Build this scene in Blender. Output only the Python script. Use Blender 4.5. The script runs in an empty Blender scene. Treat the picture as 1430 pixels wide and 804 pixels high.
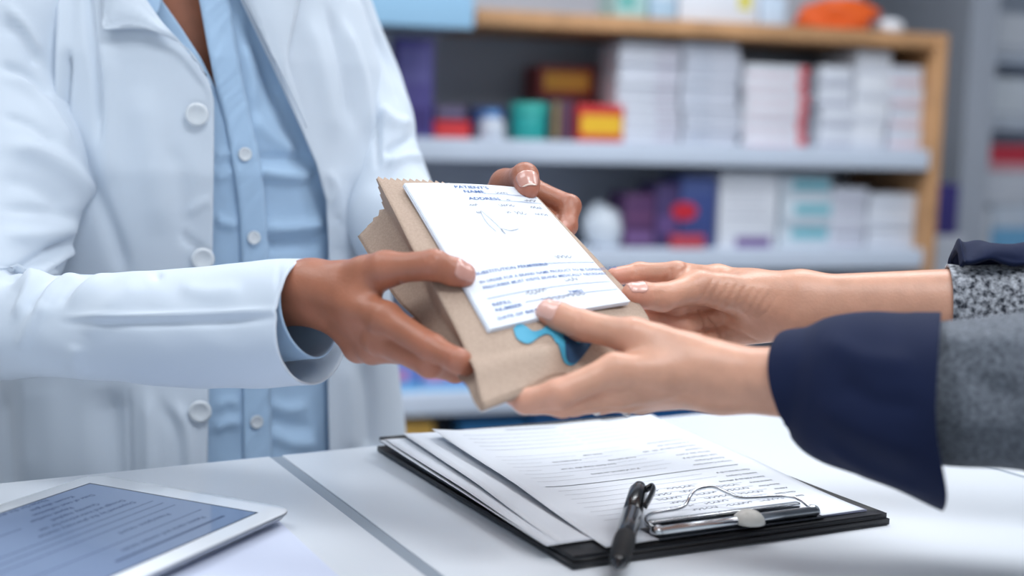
import bpy, bmesh, math, random
import numpy as np
from mathutils import Vector, Matrix
random.seed(7); rng = np.random.default_rng(7)
sc = bpy.context.scene
COL = sc.collection

# ------------------------------------------------------------------ camera
FPX, CX, CY = 1772., 715., 402.
ROLL = math.radians(1.5); PITCH = math.atan(214.8/1772)
COUNTER = .95
CAM = np.array([0, 0, COUNTER+.27])
_c, _s = math.cos(PITCH), math.sin(PITCH)
_R0 = np.array([1, 0, 0.]); _D0 = np.array([0, -_s, -_c]); FW = np.array([0, _c, -_s])
IX = math.cos(ROLL)*_R0-math.sin(ROLL)*_D0
IY = math.sin(ROLL)*_R0+math.cos(ROLL)*_D0
cd = bpy.data.cameras.new('camera'); cam = bpy.data.objects.new('camera', cd); COL.objects.link(cam)
cd.sensor_width = 36; cd.lens = 36*FPX/1430
M = Matrix.Identity(4)
for i in range(3):
    M[i][0] = IX[i]; M[i][1] = -IY[i]; M[i][2] = -FW[i]; M[i][3] = CAM[i]
cam.matrix_world = M
cd.dof.use_dof = True; cd.dof.focus_distance = .93; cd.dof.aperture_fstop = 2.8; cd.dof.aperture_blades = 0
cd.clip_start = .02
sc.camera = cam

# ------------------------------------------------------------------ light
w = bpy.data.worlds.new('world'); sc.world = w; w.use_nodes = True
w.node_tree.nodes['Background'].inputs[0].default_value = (.80, .90, 1, 1)
w.node_tree.nodes['Background'].inputs[1].default_value = .85
def area(name, loc, size, energy, color=(.93, .97, 1), rot=(0, 0, 0)):
    l = bpy.data.lights.new(name, 'AREA'); l.shape = 'RECTANGLE'; l.size, l.size_y = size
    l.energy = energy; l.color = color
    o = bpy.data.objects.new(name, l); COL.objects.link(o); o.location = loc; o.rotation_euler = rot
    return o
LAMPS = [(.55, .15, 18), (-.95, .75, 9), (.55, 2.0, 22), (-.9, 2.1, 13), (1.7, 1.2, 12)]
for lx, ly, le in LAMPS:
    area('ceiling_panel_light', (lx, ly, 2.655), (1.15, .55), le)
vs = sc.view_settings
vs.view_transform = 'Standard'; vs.look = 'None'; vs.gamma = 1; vs.use_curve_mapping = False
vs.exposure = -.02

# ------------------------------------------------------------------ helpers
def ray(x, y): return (x-CX)/FPX*IX+(y-CY)/FPX*IY+FW
def P(x, y, d):
    r = ray(x, y); return CAM+r*d/r[1]
def G(x, y, z=COUNTER):
    r = ray(x, y); return CAM+r*(z-CAM[2])/r[2]
def proj(V):
    q = np.asarray(V, float)-CAM; wv = q@FW
    return np.stack([CX+FPX*(q@IX)/wv, CY+FPX*(q@IY)/wv], -1)
def nrm(v):
    v = np.asarray(v, float); return v/(np.linalg.norm(v, axis=-1, keepdims=True)+1e-12)
def lin(c):
    out = []
    for v in c:
        v = v/255.; out.append(v/12.92 if v <= .04045 else ((v+.055)/1.055)**2.4)
    return (*out, 1)

MATS = {}
def mat(name, rgb, rough=.5, spec=.5, metal=0, bump=None, var=0, var_scale=30, sss=0, coat=0, sheen=0, trans=0, emit=0, attr=None, rgb2=None):
    """procedural principled material: base colour with slow noise variation and a fine bump"""
    if name in MATS: return MATS[name]
    m = bpy.data.materials.new(name); MATS[name] = m; m.use_nodes = True
    nt = m.node_tree; b = nt.nodes['Principled BSDF']
    b.inputs['Base Color'].default_value = lin(rgb)
    b.inputs['Roughness'].default_value = rough
    b.inputs['Specular IOR Level'].default_value = spec
    b.inputs['Metallic'].default_value = metal
    b.inputs['Coat Weight'].default_value = coat
    b.inputs['Sheen Weight'].default_value = sheen
    b.inputs['Transmission Weight'].default_value = trans
    if sss:
        b.inputs['Subsurface Weight'].default_value = sss
        b.inputs['Subsurface Radius'].default_value = (1, .35, .18)
        b.inputs['Subsurface Scale'].default_value = .006
    if emit:
        b.inputs['Emission Color'].default_value = lin(rgb); b.inputs['Emission Strength'].default_value = emit
    tc = nt.nodes.new('ShaderNodeTexCoord')
    src = None
    if var:
        nz = nt.nodes.new('ShaderNodeTexNoise'); nz.inputs['Scale'].default_value = var_scale; nz.inputs['Detail'].default_value = 5
        nt.links.new(tc.outputs['Object'], nz.inputs['Vector'])
        mx = nt.nodes.new('ShaderNodeMix'); mx.data_type = 'RGBA'
        c = lin(rgb); c2 = lin(rgb2) if rgb2 else (c[0]*(1-var), c[1]*(1-var), c[2]*(1-var), 1)
        mx.inputs['A'].default_value = c; mx.inputs['B'].default_value = c2
        mr = nt.nodes.new('ShaderNodeMapRange'); mr.inputs['From Min'].default_value = .35; mr.inputs['From Max'].default_value = .65
        nt.links.new(nz.outputs['Fac'], mr.inputs['Value']); nt.links.new(mr.outputs['Result'], mx.inputs['Factor'])
        src = mx.outputs['Result']
    if attr:   # natural colour regions of the surface stored per vertex (0..1) blend to attr colour
        at = nt.nodes.new('ShaderNodeAttribute'); at.attribute_name = attr[0]
        mx2 = nt.nodes.new('ShaderNodeMix'); mx2.data_type = 'RGBA'
        if src: nt.links.new(src, mx2.inputs['A'])
        else: mx2.inputs['A'].default_value = lin(rgb)
        mx2.inputs['B'].default_value = lin(attr[1])
        nt.links.new(at.outputs['Fac'], mx2.inputs['Factor'])
        src = mx2.outputs['Result']
    if src: nt.links.new(src, b.inputs['Base Color'])
    if bump:
        kind, scale, strength = bump
        if kind == 'noise':
            t = nt.nodes.new('ShaderNodeTexNoise'); t.inputs['Scale'].default_value = scale; t.inputs['Detail'].default_value = 6
            nt.links.new(tc.outputs['Object'], t.inputs['Vector']); out = t.outputs['Fac']
        elif kind == 'voronoi':
            t = nt.nodes.new('ShaderNodeTexVoronoi'); t.inputs['Scale'].default_value = scale
            nt.links.new(tc.outputs['Object'], t.inputs['Vector']); out = t.outputs['Distance']
        else:      # weave
            t1 = nt.nodes.new('ShaderNodeTexWave'); t1.inputs['Scale'].default_value = scale; t1.bands_direction = 'X'
            t2 = nt.nodes.new('ShaderNodeTexWave'); t2.inputs['Scale'].default_value = scale; t2.bands_direction = 'Z'
            for t in (t1, t2):
                t.inputs['Distortion'].default_value = .6; t.inputs['Detail'].default_value = 1
                nt.links.new(tc.outputs['Object'], t.inputs['Vector'])
            ad = nt.nodes.new('ShaderNodeMath'); ad.operation = 'ADD'
            nt.links.new(t1.outputs['Fac'], ad.inputs[0]); nt.links.new(t2.outputs['Fac'], ad.inputs[1]); out = ad.outputs[0]
        bp = nt.nodes.new('ShaderNodeBump'); bp.inputs['Strength'].default_value = strength; bp.inputs['Distance'].default_value = .001
        nt.links.new(out, bp.inputs['Height']); nt.links.new(bp.outputs['Normal'], b.inputs['Normal'])
    return m

def tag(o, label=None, cat=None, group=None, kind=None):
    if label: o['label'] = label
    if cat: o['category'] = cat
    if group: o['group'] = group
    if kind: o['kind'] = kind
    return o
def empty(name, loc=(0, 0, 0)):
    o = bpy.data.objects.new(name, None); COL.objects.link(o); o.location = loc; o.empty_display_size = .05
    return o
def obj(name, V, F, m, parent=None, smooth=True, bevel=0, solid=0, sub=0):
    """one mesh object in world coordinates; stays put when parented"""
    me = bpy.data.meshes.new(name)
    me.from_pydata(np.asarray(V, float).tolist(), [], F.tolist() if isinstance(F, np.ndarray) else F); me.update()
    o = bpy.data.objects.new(name, me); COL.objects.link(o)
    if m: me.materials.append(m)
    if smooth: me.polygons.foreach_set('use_smooth', [True]*len(me.polygons))
    if parent:
        o.parent = parent
        root = parent
        while root.parent is not None: root = root.parent
        off = root.location
        if off.length > 0:
            for v in me.vertices: v.co -= off
    if solid:
        md = o.modifiers.new('thickness', 'SOLIDIFY'); md.thickness = solid; md.offset = -1
    if bevel:
        md = o.modifiers.new('bevel', 'BEVEL'); md.width = bevel; md.segments = 3; md.limit_method = 'ANGLE'; md.angle_limit = math.radians(35)
    if sub:
        md = o.modifiers.new('subdivision', 'SUBSURF'); md.levels = sub; md.render_levels = sub
    return o
BOXF = [(0, 3, 2, 1), (4, 5, 6, 7), (0, 1, 5, 4), (1, 2, 6, 5), (2, 3, 7, 6), (3, 0, 4, 7)]
def boxv(o, ax, ay, az):
    """corner o and three edge vectors"""
    o, ax, ay, az = [np.asarray(q, float) for q in (o, ax, ay, az)]
    return [o, o+ax, o+ax+ay, o+ay, o+az, o+ax+az, o+ax+ay+az, o+ay+az]
def merge(parts):
    V = []; F = []
    for v, f in parts:
        k = len(V); V += list(v); F += [tuple(i+k for i in q) for q in f]
    return V, F
def gridf(nu, nv, closed=False):
    F = []
    for i in range(nu-1):
        for j in range(nv if closed else nv-1):
            j2 = (j+1) % nv
            F.append((i*nv+j, i*nv+j2, (i+1)*nv+j2, (i+1)*nv+j))
    return F
def catmull(pts, n):
    pts = np.asarray(pts, float); k = len(pts)
    t = np.linspace(0, k-1, n); i = np.clip(t.astype(int), 0, k-2); f = (t-i)[:, None]
    g = lambda q: pts[np.clip(q, 0, k-1)]
    p0 = np.where((i == 0)[:, None], 2*g(i)-g(i+1), g(i-1)); p1 = g(i); p2 = g(i+1); p3 = np.where((i == k-2)[:, None], 2*g(i+1)-g(i), g(i+2))
    return .5*((2*p1)+(-p0+p2)*f+(2*p0-5*p1+4*p2-p3)*f**2+(-p0+3*p1-3*p2+p3)*f**3)
def frames(path, up=(0, 0, 1)):
    T = np.gradient(path, axis=0); T = nrm(T)
    N = np.zeros_like(T); n = np.asarray(up, float)
    for i in range(len(T)):
        n = n-T[i]*(n@T[i]); n = n/np.linalg.norm(n); N[i] = n
    return T, N, np.cross(T, N)
def tube(path, r1, r2=None, nring=24, up=(0, 0, 1), caps=True, ret_normals=False):
    path = np.asarray(path, float); n = len(path); r1 = np.broadcast_to(np.asarray(r1, float), n); r2 = r1 if r2 is None else np.broadcast_to(np.asarray(r2, float), n)
    T, N, B = frames(path, up)
    a = np.linspace(0, 2*np.pi, nring, endpoint=False)
    V = path[:, None]+N[:, None]*(np.cos(a)[None, :, None]*r1[:, None, None])+B[:, None]*(np.sin(a)[None, :, None]*r2[:, None, None])
    V = V.reshape(-1, 3); F = gridf(n, nring, True)
    F = [tuple(reversed(f)) for f in F]
    if caps:
        F.append(tuple(range(nring))[::1]); F.append(tuple(range((n-1)*nring, n*nring))[::-1])
    return V, F
def segdist(p, poly):
    """distance of 2-D points to a polyline and the 0..1 position along it"""
    poly = np.asarray(poly, float); best = np.full(len(p), 1e9); pos = np.zeros(len(p))
    L = np.r_[0, np.cumsum(np.linalg.norm(np.diff(poly, axis=0), axis=1))]
    for i in range(len(poly)-1):
        a, b = poly[i], poly[i+1]; ab = b-a
        t = np.clip(((p-a)@ab)/(ab@ab), 0, 1); d = np.linalg.norm(p-a-t[:, None]*ab, axis=1)
        k = d < best; best[k] = d[k]; pos[k] = ((L[i]+t*(L[i+1]-L[i]))/L[-1])[k]
    return best, pos
def vnormals(V, F):
    F = np.array([f if len(f) == 4 else (*f, f[-1]) for f in F if len(f) in (3, 4)])
    n = np.cross(V[F[:, 2]]-V[F[:, 0]], V[F[:, 3]]-V[F[:, 1]])
    N = np.zeros_like(V)
    for k in range(4): np.add.at(N, F[:, k], n)
    return nrm(N)
def folds(V, F, L, both=False, sign=1):
    """raise or sink cloth folds along curves: (polyline, height in mm, half width in px)"""
    V = np.asarray(V, float); N = vnormals(V, F); q = proj(V)
    if sign: N = N*sign
    front = 1. if both else np.clip(((CAM-V)*N).sum(1)/np.linalg.norm(CAM-V, axis=1)*4, 0, 1)
    D = np.zeros(len(V))
    for poly, amp, wid in L:
        pl = catmull(np.asarray(poly, float), 24) if len(poly) > 2 else poly
        d, t = segdist(q, pl)
        D += amp*.001*np.exp(-(d/wid)**2)*np.clip(np.minimum(t, 1-t)*5+.12, 0, 1)
    return V+N*(D*front)[:, None]
def outward(V, F):
    N = vnormals(np.asarray(V, float), F); c = np.asarray(V).mean(0)
    return F if (N*(V-c)).sum() > 0 else [tuple(reversed(f)) for f in F]
def wob(V, scale, amp, seed=0, aniso=(1, 1, 1)):
    r = np.random.default_rng(seed); out = np.zeros(len(V))
    for k in range(9):
        d = r.normal(size=3)*np.asarray(aniso); f = scale*r.uniform(.6, 1.6)
        out += np.sin(V@d*f+r.uniform(0, 6.28))
    return out*amp/4
# ---- text as flat mesh, mapped on a surface
def textmesh(body, size=1., bold=0., align='LEFT'):
    cu = bpy.data.curves.new('tmp', 'FONT'); cu.body = body; cu.size = size; cu.offset = bold; cu.align_x = align; cu.resolution_u = 2
    o = bpy.data.objects.new('tmp', cu); COL.objects.link(o)
    dg = bpy.context.evaluated_depsgraph_get()
    me = bpy.data.meshes.new_from_object(o.evaluated_get(dg))
    V = np.array([v.co[:] for v in me.vertices]) if len(me.vertices) else np.zeros((0, 3)); F = [tuple(p.vertices) for p in me.polygons]
    bpy.data.objects.remove(o); bpy.data.curves.remove(cu); bpy.data.meshes.remove(me)
    return V, F
def ribbon2(poly, wd):
    """flat stroke in 2-D"""
    p = np.asarray(poly, float); t = nrm(np.gradient(p, axis=0)); n = np.stack([-t[:, 1], t[:, 0]], 1)
    V = np.concatenate([p+n*wd/2, p-n*wd/2]); k = len(p)
    return [(*v, 0) for v in V], [(i, i+1, k+i+1, k+i) for i in range(k-1)]
def scribble(x, y, wid, h, n, seed):
    r = np.random.default_rng(seed); k = n*4
    t = np.linspace(0, 1, k)
    pts = np.stack([x+t*wid+h*.25*np.sin(np.arange(k)*1.9+r.uniform(0, 6)), y+h*.5*np.sin(np.arange(k)*1.57+r.uniform(0, 6))*r.uniform(.3, 1, k)], 1)
    return catmull(pts, k*3)

# ------------------------------------------------------------------ implicit surfaces for bodies
def smin(a, b, k):
    h = np.maximum(k-np.abs(a-b), 0)/k
    return np.minimum(a, b)-h*h*k*.25
def cone(p, a, b, ra, rb, flat=None):
    a = np.asarray(a, float); b = np.asarray(b, float); ba = b-a; bb = ba@ba
    x = p[:, 0]-a[0]; y = p[:, 1]-a[1]; z = p[:, 2]-a[2]
    t = x*ba[0]; t += y*ba[1]; t += z*ba[2]; t /= bb; np.clip(t, 0, 1, out=t)
    x -= t*ba[0]; y -= t*ba[1]; z -= t*ba[2]
    x *= x; y *= y; z *= z; x += y; x += z; np.sqrt(x, out=x)
    t *= (rb-ra); t += ra; x -= t
    return x
def ellip(p, c, ax, r):
    q = (p-np.asarray(c)) @ np.asarray(ax).T; r = np.asarray(r, float)
    k0 = np.linalg.norm(q/r, axis=1); k1 = np.linalg.norm(q/(r*r), axis=1)+1e-9
    return k0*(k0-1)/k1
def isosurface(f, lo, hi, h):
    lo = np.asarray(lo, float); n = np.ceil((np.asarray(hi)-lo)/h/4).astype(int)*4+1
    cn = (n-1)//4+1
    def pts(m, hh):
        g = np.stack(np.meshgrid(*[np.arange(k)*hh for k in m], indexing='ij'), -1).reshape(-1, 3)
        return g+lo
    cdist = f(pts(cn, 4*h)).reshape(cn)
    near = np.abs(cdist) < 4*h*1.8+.004
    D = np.repeat(np.repeat(np.repeat(cdist, 4, 0), 4, 1), 4, 2)[:n[0], :n[1], :n[2]].copy()
    # dilate to blocks
    nb = np.zeros_like(near)
    for dx in (0, -1):
        for dy in (0, -1):
            for dz in (0, -1):
                nb |= np.roll(near, (dx, dy, dz), (0, 1, 2))
    nm = np.repeat(np.repeat(np.repeat(nb, 4, 0), 4, 1), 4, 2)[:n[0], :n[1], :n[2]]
    ii = np.argwhere(nm); D[nm] = f(ii*h+lo)
    S = D < 0
    cs = tuple(k-1 for k in n); acc = np.zeros(cs+(3,)); cnt = np.zeros(cs)
    def sl(o): return tuple(slice(o[k], o[k]+cs[k]) for k in range(3))
    for ax in range(3):
        for u in (0, 1):
            for v in (0, 1):
                o1 = [0, 0, 0]; o1[(ax+1) % 3] = u; o1[(ax+2) % 3] = v; o2 = list(o1); o2[ax] = 1
                a, b = D[sl(o1)], D[sl(o2)]; m = S[sl(o1)] != S[sl(o2)]
                t = np.where(m, a/(np.where(m, a-b, 1)), 0)
                cnt += m
                for k in range(3): acc[..., k] += np.where(m, o1[k]+(t if k == ax else 0), 0)
    act = cnt > 0; idx = np.full(cs, -1); idx[act] = np.arange(act.sum())
    V = (acc[act]/cnt[act][:, None]+np.argwhere(act))*h+lo
    Fs = []
    for ax in range(3):
        a1, a2 = (ax+1) % 3, (ax+2) % 3
        o2 = [0, 0, 0]; o2[ax] = 1
        s1 = S[:n[0]-(ax == 0), :n[1]-(ax == 1), :n[2]-(ax == 2)]
        s2 = S[(ax == 0):, (ax == 1):, (ax == 2):]
        e = np.argwhere(s1 != s2)
        ok = (e[:, a1] > 0) & (e[:, a2] > 0) & (e[:, a1] < cs[a1]) & (e[:, a2] < cs[a2]); e = e[ok]
        def c(d1, d2):
            q = e.copy(); q[:, a1] += d1; q[:, a2] += d2; return idx[q[:, 0], q[:, 1], q[:, 2]]
        quad = np.stack([c(-1, -1), c(0, -1), c(0, 0), c(-1, 0)], 1)
        inside = S[e[:, 0], e[:, 1], e[:, 2]]
        quad[~inside] = quad[~inside][:, ::-1]
        Fs.append(quad)
    Fs = np.concatenate(Fs); Fs = Fs[(Fs >= 0).all(1)]
    def grad(V):
        e = h*.5; g = np.zeros_like(V)
        for k in range(3):
            o = np.zeros(3); o[k] = e; g[:, k] = f(V+o)-f(V-o)
        return nrm(g)
    for _ in range(2):
        V = V-grad(V)*np.clip(f(V), -h, h)[:, None]*.9
    return V, Fs, grad(V)

# ================================================================== the room
wall_m = mat('wall_paint', (196, 203, 212), .7, .3, bump=('noise', 220, .1), var=.03, var_scale=3)
floor_m = mat('floor_vinyl', (150, 152, 156), .45, .4, var=.1, var_scale=6)
ceil_m = mat('ceiling_tile', (232, 234, 236), .9, .2, bump=('noise', 300, .3))
def slab(name, lo, hi, m, parent=None, kind=None, bevel=0):
    lo = np.array(lo, float); hi = np.array(hi, float); d = hi-lo
    o = obj(name, boxv(lo, (d[0], 0, 0), (0, d[1], 0), (0, 0, d[2])), BOXF, m, parent, smooth=bool(bevel), bevel=bevel)
    if kind: o['kind'] = kind
    return o
slab('floor', (-4, -2.5, -.1), (4.2, 5.2, 0), floor_m, kind='structure')
slab('ceiling', (-4, -2.5, 2.7), (4.2, 5.2, 2.8), ceil_m, kind='structure')
slab('wall_back', (-4, 5.0, 0), (4.2, 5.2, 2.7), wall_m, kind='structure')
slab('wall_left', (-4.1, -2.5, 0), (-4, 5.2, 2.7), wall_m, kind='structure')
slab('wall_right', (4.2, -2.5, 0), (4.3, 5.2, 2.7), wall_m, kind='structure')
lamp_m = mat('lamp_frame', (235, 236, 238), .4)
diff_m = mat('lamp_diffuser', (250, 252, 255), .5, emit=2.0)
places = ['above the near end of the counter', 'above the counter on the pharmacist side', 'above the aisle before the shelving', 'above the aisle behind the pharmacist', 'above the customer side of the counter']
for (lx, ly, le), pl in zip(LAMPS, places):
    e = empty('ceiling_light', (lx, ly, 2.66)); tag(e, 'flat white ceiling light panel '+pl, 'ceiling light', 'ceiling light panels')
    fr = []
    for sx in (-1, 1): fr.append((boxv((lx+sx*.6-.02, ly-.32, 2.66), (.04, 0, 0), (0, .64, 0), (0, 0, .04)), BOXF))
    for sy in (-1, 1): fr.append((boxv((lx-.58, ly+sy*.3-.02, 2.66), (1.16, 0, 0), (0, .04, 0), (0, 0, .04)), BOXF))
    obj('frame', *merge(fr), lamp_m, e, smooth=False)
    obj('diffuser', boxv((lx-.58, ly-.28, 2.67), (1.16, 0, 0), (0, .56, 0), (0, 0, .02)), BOXF, diff_m, e, smooth=False)

# ------------------------------------------------------------------ shelving behind the pharmacist
SA = math.radians(17); SB = np.array([math.cos(SA), math.sin(SA), 0]); SM = np.array([-SB[1], SB[0], 0]); SZ = np.array([0, 0, 1.])
S0 = P(680, 193, 2.9)
def sp(x, y, off=0):
    r = ray(x, y); t = ((S0+SM*off-CAM)@SM)/(r@SM); return CAM+r*t
def su(x, y, off=0): return (sp(x, y, off)-S0)@SB      # metres along the shelf
SO = np.array([S0[0], S0[1], 0])
def sbox(u0, u1, d0, d1, z0, z1): return boxv(SO+SB*u0+SM*d0+SZ*z0, SB*(u1-u0), SM*(d1-d0), SZ*(z1-z0))
white_shelf = mat('shelf_laminate', (206, 216, 232), .4, .5, var=.03, var_scale=8)
wood_m = mat('shelf_wood', (200, 152, 108), .5, .4, var=.25, var_scale=14, bump=('noise', 80, .2))
back_m = mat('shelf_back', (176, 180, 190), .7, .3)
U0, U1 = -1.9, su(1297, 200)
unit = empty('shelving_unit', SO); tag(unit, 'tall white shelving unit with a pale wooden frame stocked with medicine cartons', 'shelving')
DEP = .36
levels = {'A': 1.497, 'B': 1.207, 'C': .957, 'D': .625, 'E': .33}
obj('back_panel', sbox(U0, U1, DEP, DEP+.015, .05, 2.1), BOXF, back_m, unit, smooth=False)
for k, z in levels.items():
    if k == 'A':
        obj('wooden_shelf', sbox(su(664, 20), U1+.03, -.005, DEP, z-.036, z), BOXF, wood_m, unit, bevel=.002)
        obj('shelf_board', sbox(U0, su(663, 20), 0, DEP, z-.036, z), BOXF, white_shelf, unit, bevel=.002)
    else:
        bo = obj('shelf_board', sbox(U0, U1-.002, 0, DEP, z-.024, z), BOXF, white_shelf, unit, bevel=.002)
        obj('front_lip', sbox(U0, U1-.002, -.012, 0, z-.05, z), BOXF, white_shelf, bo, bevel=.003)
for (a, b, nm, mm) in ((U1, U1+.032, 'wooden_upright', wood_m), (U0-.03, U0, 'wooden_upright', wood_m)):
    obj(nm, sbox(a, b, -.01, DEP+.015, 0, 1.497 if a == U1 else 2.1), BOXF, mm, unit, bevel=.002)
# light blue drawer front at the top left of the shelving
blue_panel = mat('pale_blue_plastic', (150, 192, 222), .45, .4)
pb = empty('storage_bin', SO+SB*su(520, 20)+SZ*1.5); tag(pb, 'pale blue plastic storage bin on the top shelf beside the wooden ledge', 'bin')
u0, u1 = su(430, 20, -.16), su(662, 20, -.16)
obj('bin_front', sbox(u0, u1, -.16, -.15, 1.437, 1.60), BOXF, blue_panel, pb, bevel=.003)
obj('bin_side', merge([(sbox(u0, u0+.006, -.15, .2, 1.50, 1.60), BOXF), (sbox(u1-.006, u1, -.15, .2, 1.50, 1.60), BOXF), (sbox(u0, u1, .2, .21, 1.50, 1.60), BOXF)])[0],
    merge([(sbox(u0, u0+.006, 0, .2, 1.5, 1.60), BOXF)]*3)[1], blue_panel, pb, smooth=False)
obj('bin_floor', sbox(u0, u1, -.15, .2, 1.498, 1.504), BOXF, blue_panel, pb, smooth=False)

def cmat(rgb, rough=.45): return mat('carton_%02x%02x%02x' % tuple(int(v) for v in rgb), rgb, rough, .4, var=.04, var_scale=12)
def carton(name, label, cat, u0, u1, d0, d1, z0, z1, rgb, marks=(), group=None, jig=0):
    """folded carton: body with end flaps and printed panels on the front (u,v fractions and colour)"""
    e = empty(name, SO+SB*(u0+u1)/2+SM*(d0+d1)/2+SZ*z0); tag(e, label, cat, group)
    g = .0015
    obj('carton_body', sbox(u0+g, u1-g, d0, d1, z0, z1-.001), BOXF, cmat(rgb), e, bevel=.0015)
    wv, hv = u1-u0, z1-z0
    for (a, b, c, d, col) in marks:
        obj('printed_panel', sbox(u0+wv*a, u0+wv*b, d0-.0006, d0, z0+hv*c, z0+hv*d), BOXF, cmat(col), e, smooth=False)
    return e
ORD = ['lowest', 'second', 'third', 'fourth', 'fifth', 'sixth', 'seventh', 'eighth', 'ninth', 'tenth']
def stack(px0, px1, py_top, lev, n, rgb, marks, what, where, depth=.14, off=.03, ref=None):
    z0 = levels[lev]; yb = proj(SO+SB*((px0+px1)/2-680)/600+SZ*z0)[1]
    u0, u1 = su(px0, ref or 120, off), su(px1, ref or 120, off); zt = sp((px0+px1)/2, py_top, off)[2]
    h = (zt-z0)/n
    for i in range(n):
        j = random.uniform(-.006, .006); t = 'topmost' if i == n-1 else ORD[i]
        carton('medicine_carton', '%s, %s %s' % (what, t + (' box' if i in (0, n-1) else ' from bottom'), where), 'carton', u0+j, u1+j, off+random.uniform(0, .01), off+depth, z0+i*h, z0+(i+1)*h, rgb, marks, group='cartons '+where.replace('of the ', 'in the '))
W1, W2, W3 = (214, 218, 228), (206, 210, 222), (222, 225, 233)
pale = (170, 172, 190); red = (205, 60, 70); pink = (214, 150, 165)
stack(866, 952, 58, 'B', 9, W1, [(.02, .98, .05, .16, pale), (.6, .95, .3, .7, (196, 190, 205))], 'flat white carton', 'left column of the tallest white stack')
stack(955, 1034, 60, 'B', 9, W2, [(.02, .98, .05, .16, pale), (.1, .5, .3, .6, (180, 190, 205))], 'flat white carton', 'right column of the tallest white stack')
stack(1042, 1130, 90, 'B', 6, W3, [(.86, 1, .1, .9, red), (.02, .8, .06, .18, pink)], 'white carton with a red end', 'of the short red-ended stack')
stack(1148, 1194, 92, 'B', 4, W1, [(.05, .95, .1, .25, pale)], 'white carton', 'of the column beside the dark gap', depth=.2)
stack(1195, 1244, 70, 'B', 4, W3, [(.05, .95, .1, .2, (200, 205, 220))], 'white carton', 'of the column beside the corner stack', depth=.2)
stack(1246, 1293, 92, 'B', 4, W2, [(.05, .95, .12, .3, (222, 190, 198))], 'white carton with pale pink print', 'of the corner stack by the upright', depth=.2)
def one(name, label, cat, px0, px1, py0, py1, lev, rgb, marks=(), depth=.12, off=.03, group=None, z0=None):
    z0 = levels[lev] if z0 is None else z0; zt = sp((px0+px1)/2, py0, off)[2]
    my = (py0+py1)/2
    return carton(name, label, cat, su(px0, my, off), su(px1, my, off), off, off+depth, z0, zt, rgb, marks, group)
one('medicine_carton', 'slim white carton standing left of the tall purple carton', 'carton', 522, 546, 52, 190, 'B', (196, 198, 210), [(.1, .9, .1, .2, pale)])
one('supplement_carton', 'tall purple carton standing upright on the middle shelf', 'carton', 551, 606, 52, 188, 'B', (92, 84, 150), [(.1, .9, .55, .9, (112, 106, 168)), (.1, .9, .05, .3, (70, 58, 122))], depth=.16)
one('medicine_carton', 'low red carton beside the tall purple carton', 'carton', 606, 658, 168, 190, 'B', (205, 40, 48), [(.1, .9, .2, .5, (226, 80, 80))])
zz = sp(632, 168, .03)[2]
one('medicine_carton', 'dull violet carton lying on the low red carton', 'carton', 608, 652, 146, 168, 'B', (86, 76, 104), [(.1, .9, .3, .6, (120, 110, 140))], z0=zz)
one('medicine_carton', 'dark navy carton behind the small white tub', 'carton', 660, 706, 148, 190, 'B', (44, 62, 110), [(.2, .9, .4, .8, (70, 120, 190))], off=.12)
one('medicine_carton', 'dark grey striped carton right of the teal tub', 'carton', 768, 802, 140, 190, 'B', (62, 56, 72), [(.15, .35, .05, .95, (150, 130, 80)), (.6, .8, .05, .95, (120, 60, 90))])
one('medicine_carton', 'red and yellow carton left of the white stacks', 'carton', 806, 872, 146, 190, 'B', (200, 44, 46), [(.08, .95, .2, .72, (236, 186, 50))])
zz = sp(790, 140, .05)[2]
one('medicine_carton', 'plain dark brown carton carrying the yellow-printed one', 'carton', 745, 836, 138, 190, 'B', (70, 56, 60), off=.16, depth=.14)
one('medicine_carton', 'dark red carton with a yellow print on top of a brown carton', 'carton', 752, 832, 92, 138, 'B', (128, 44, 40), [(.1, .88, .25, .8, (196, 140, 44))], off=.16, depth=.13, z0=sp(790, 138, .16)[2])
def lathe(name, label, cat, c, prof, rgb, capprof=None, caprgb=None, n=32, group=None):
    e = empty(name, c); tag(e, label, cat, group)
    def spin(pr):
        a = np.linspace(0, 2*np.pi, n, endpoint=False); V = []
        for r, z in pr: V += [(c[0]+r*math.cos(t), c[1]+r*math.sin(t), c[2]+z) for t in a]
        F = [tuple(f) for f in gridf(len(pr), n, True)]; F.append(tuple(range(n))[::-1]); F.append(tuple(range((len(pr)-1)*n, len(pr)*n)))
        return V, F
    obj('jar_body', *spin(prof), cmat(rgb), e)
    if capprof: obj('lid', *spin(capprof), cmat(caprgb), e)
    return e
c = sp(738, 190, .08); c[2] = levels['B']; r = (su(764, 165, .08)-su(711, 165, .08))/2
lathe('plastic_tub', 'teal plastic tub with a ribbed lid on the middle shelf', 'tub', c, [(r*.9, 0), (r*.94, .004), (r*.96, .058), (r*.9, .062)], (40, 160, 156), [(r*.98, .06), (r, .062), (r, .082), (r*.95, .086), (.001, .087)], (64, 178, 168))
c = sp(686, 190, .06); c[2] = levels['B']; r = (su(704, 175, .06)-su(668, 175, .06))/2
lathe('plastic_tub', 'small white tub with a blue shoulder on the middle shelf', 'tub', c, [(r*.95, 0), (r, .004), (r, .03), (r*.8, .045), (r*.55, .05)], (208, 214, 226), [(r*.55, .05), (r*.6, .052), (r*.6, .066), (.001, .068)], (96, 150, 210))
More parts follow.
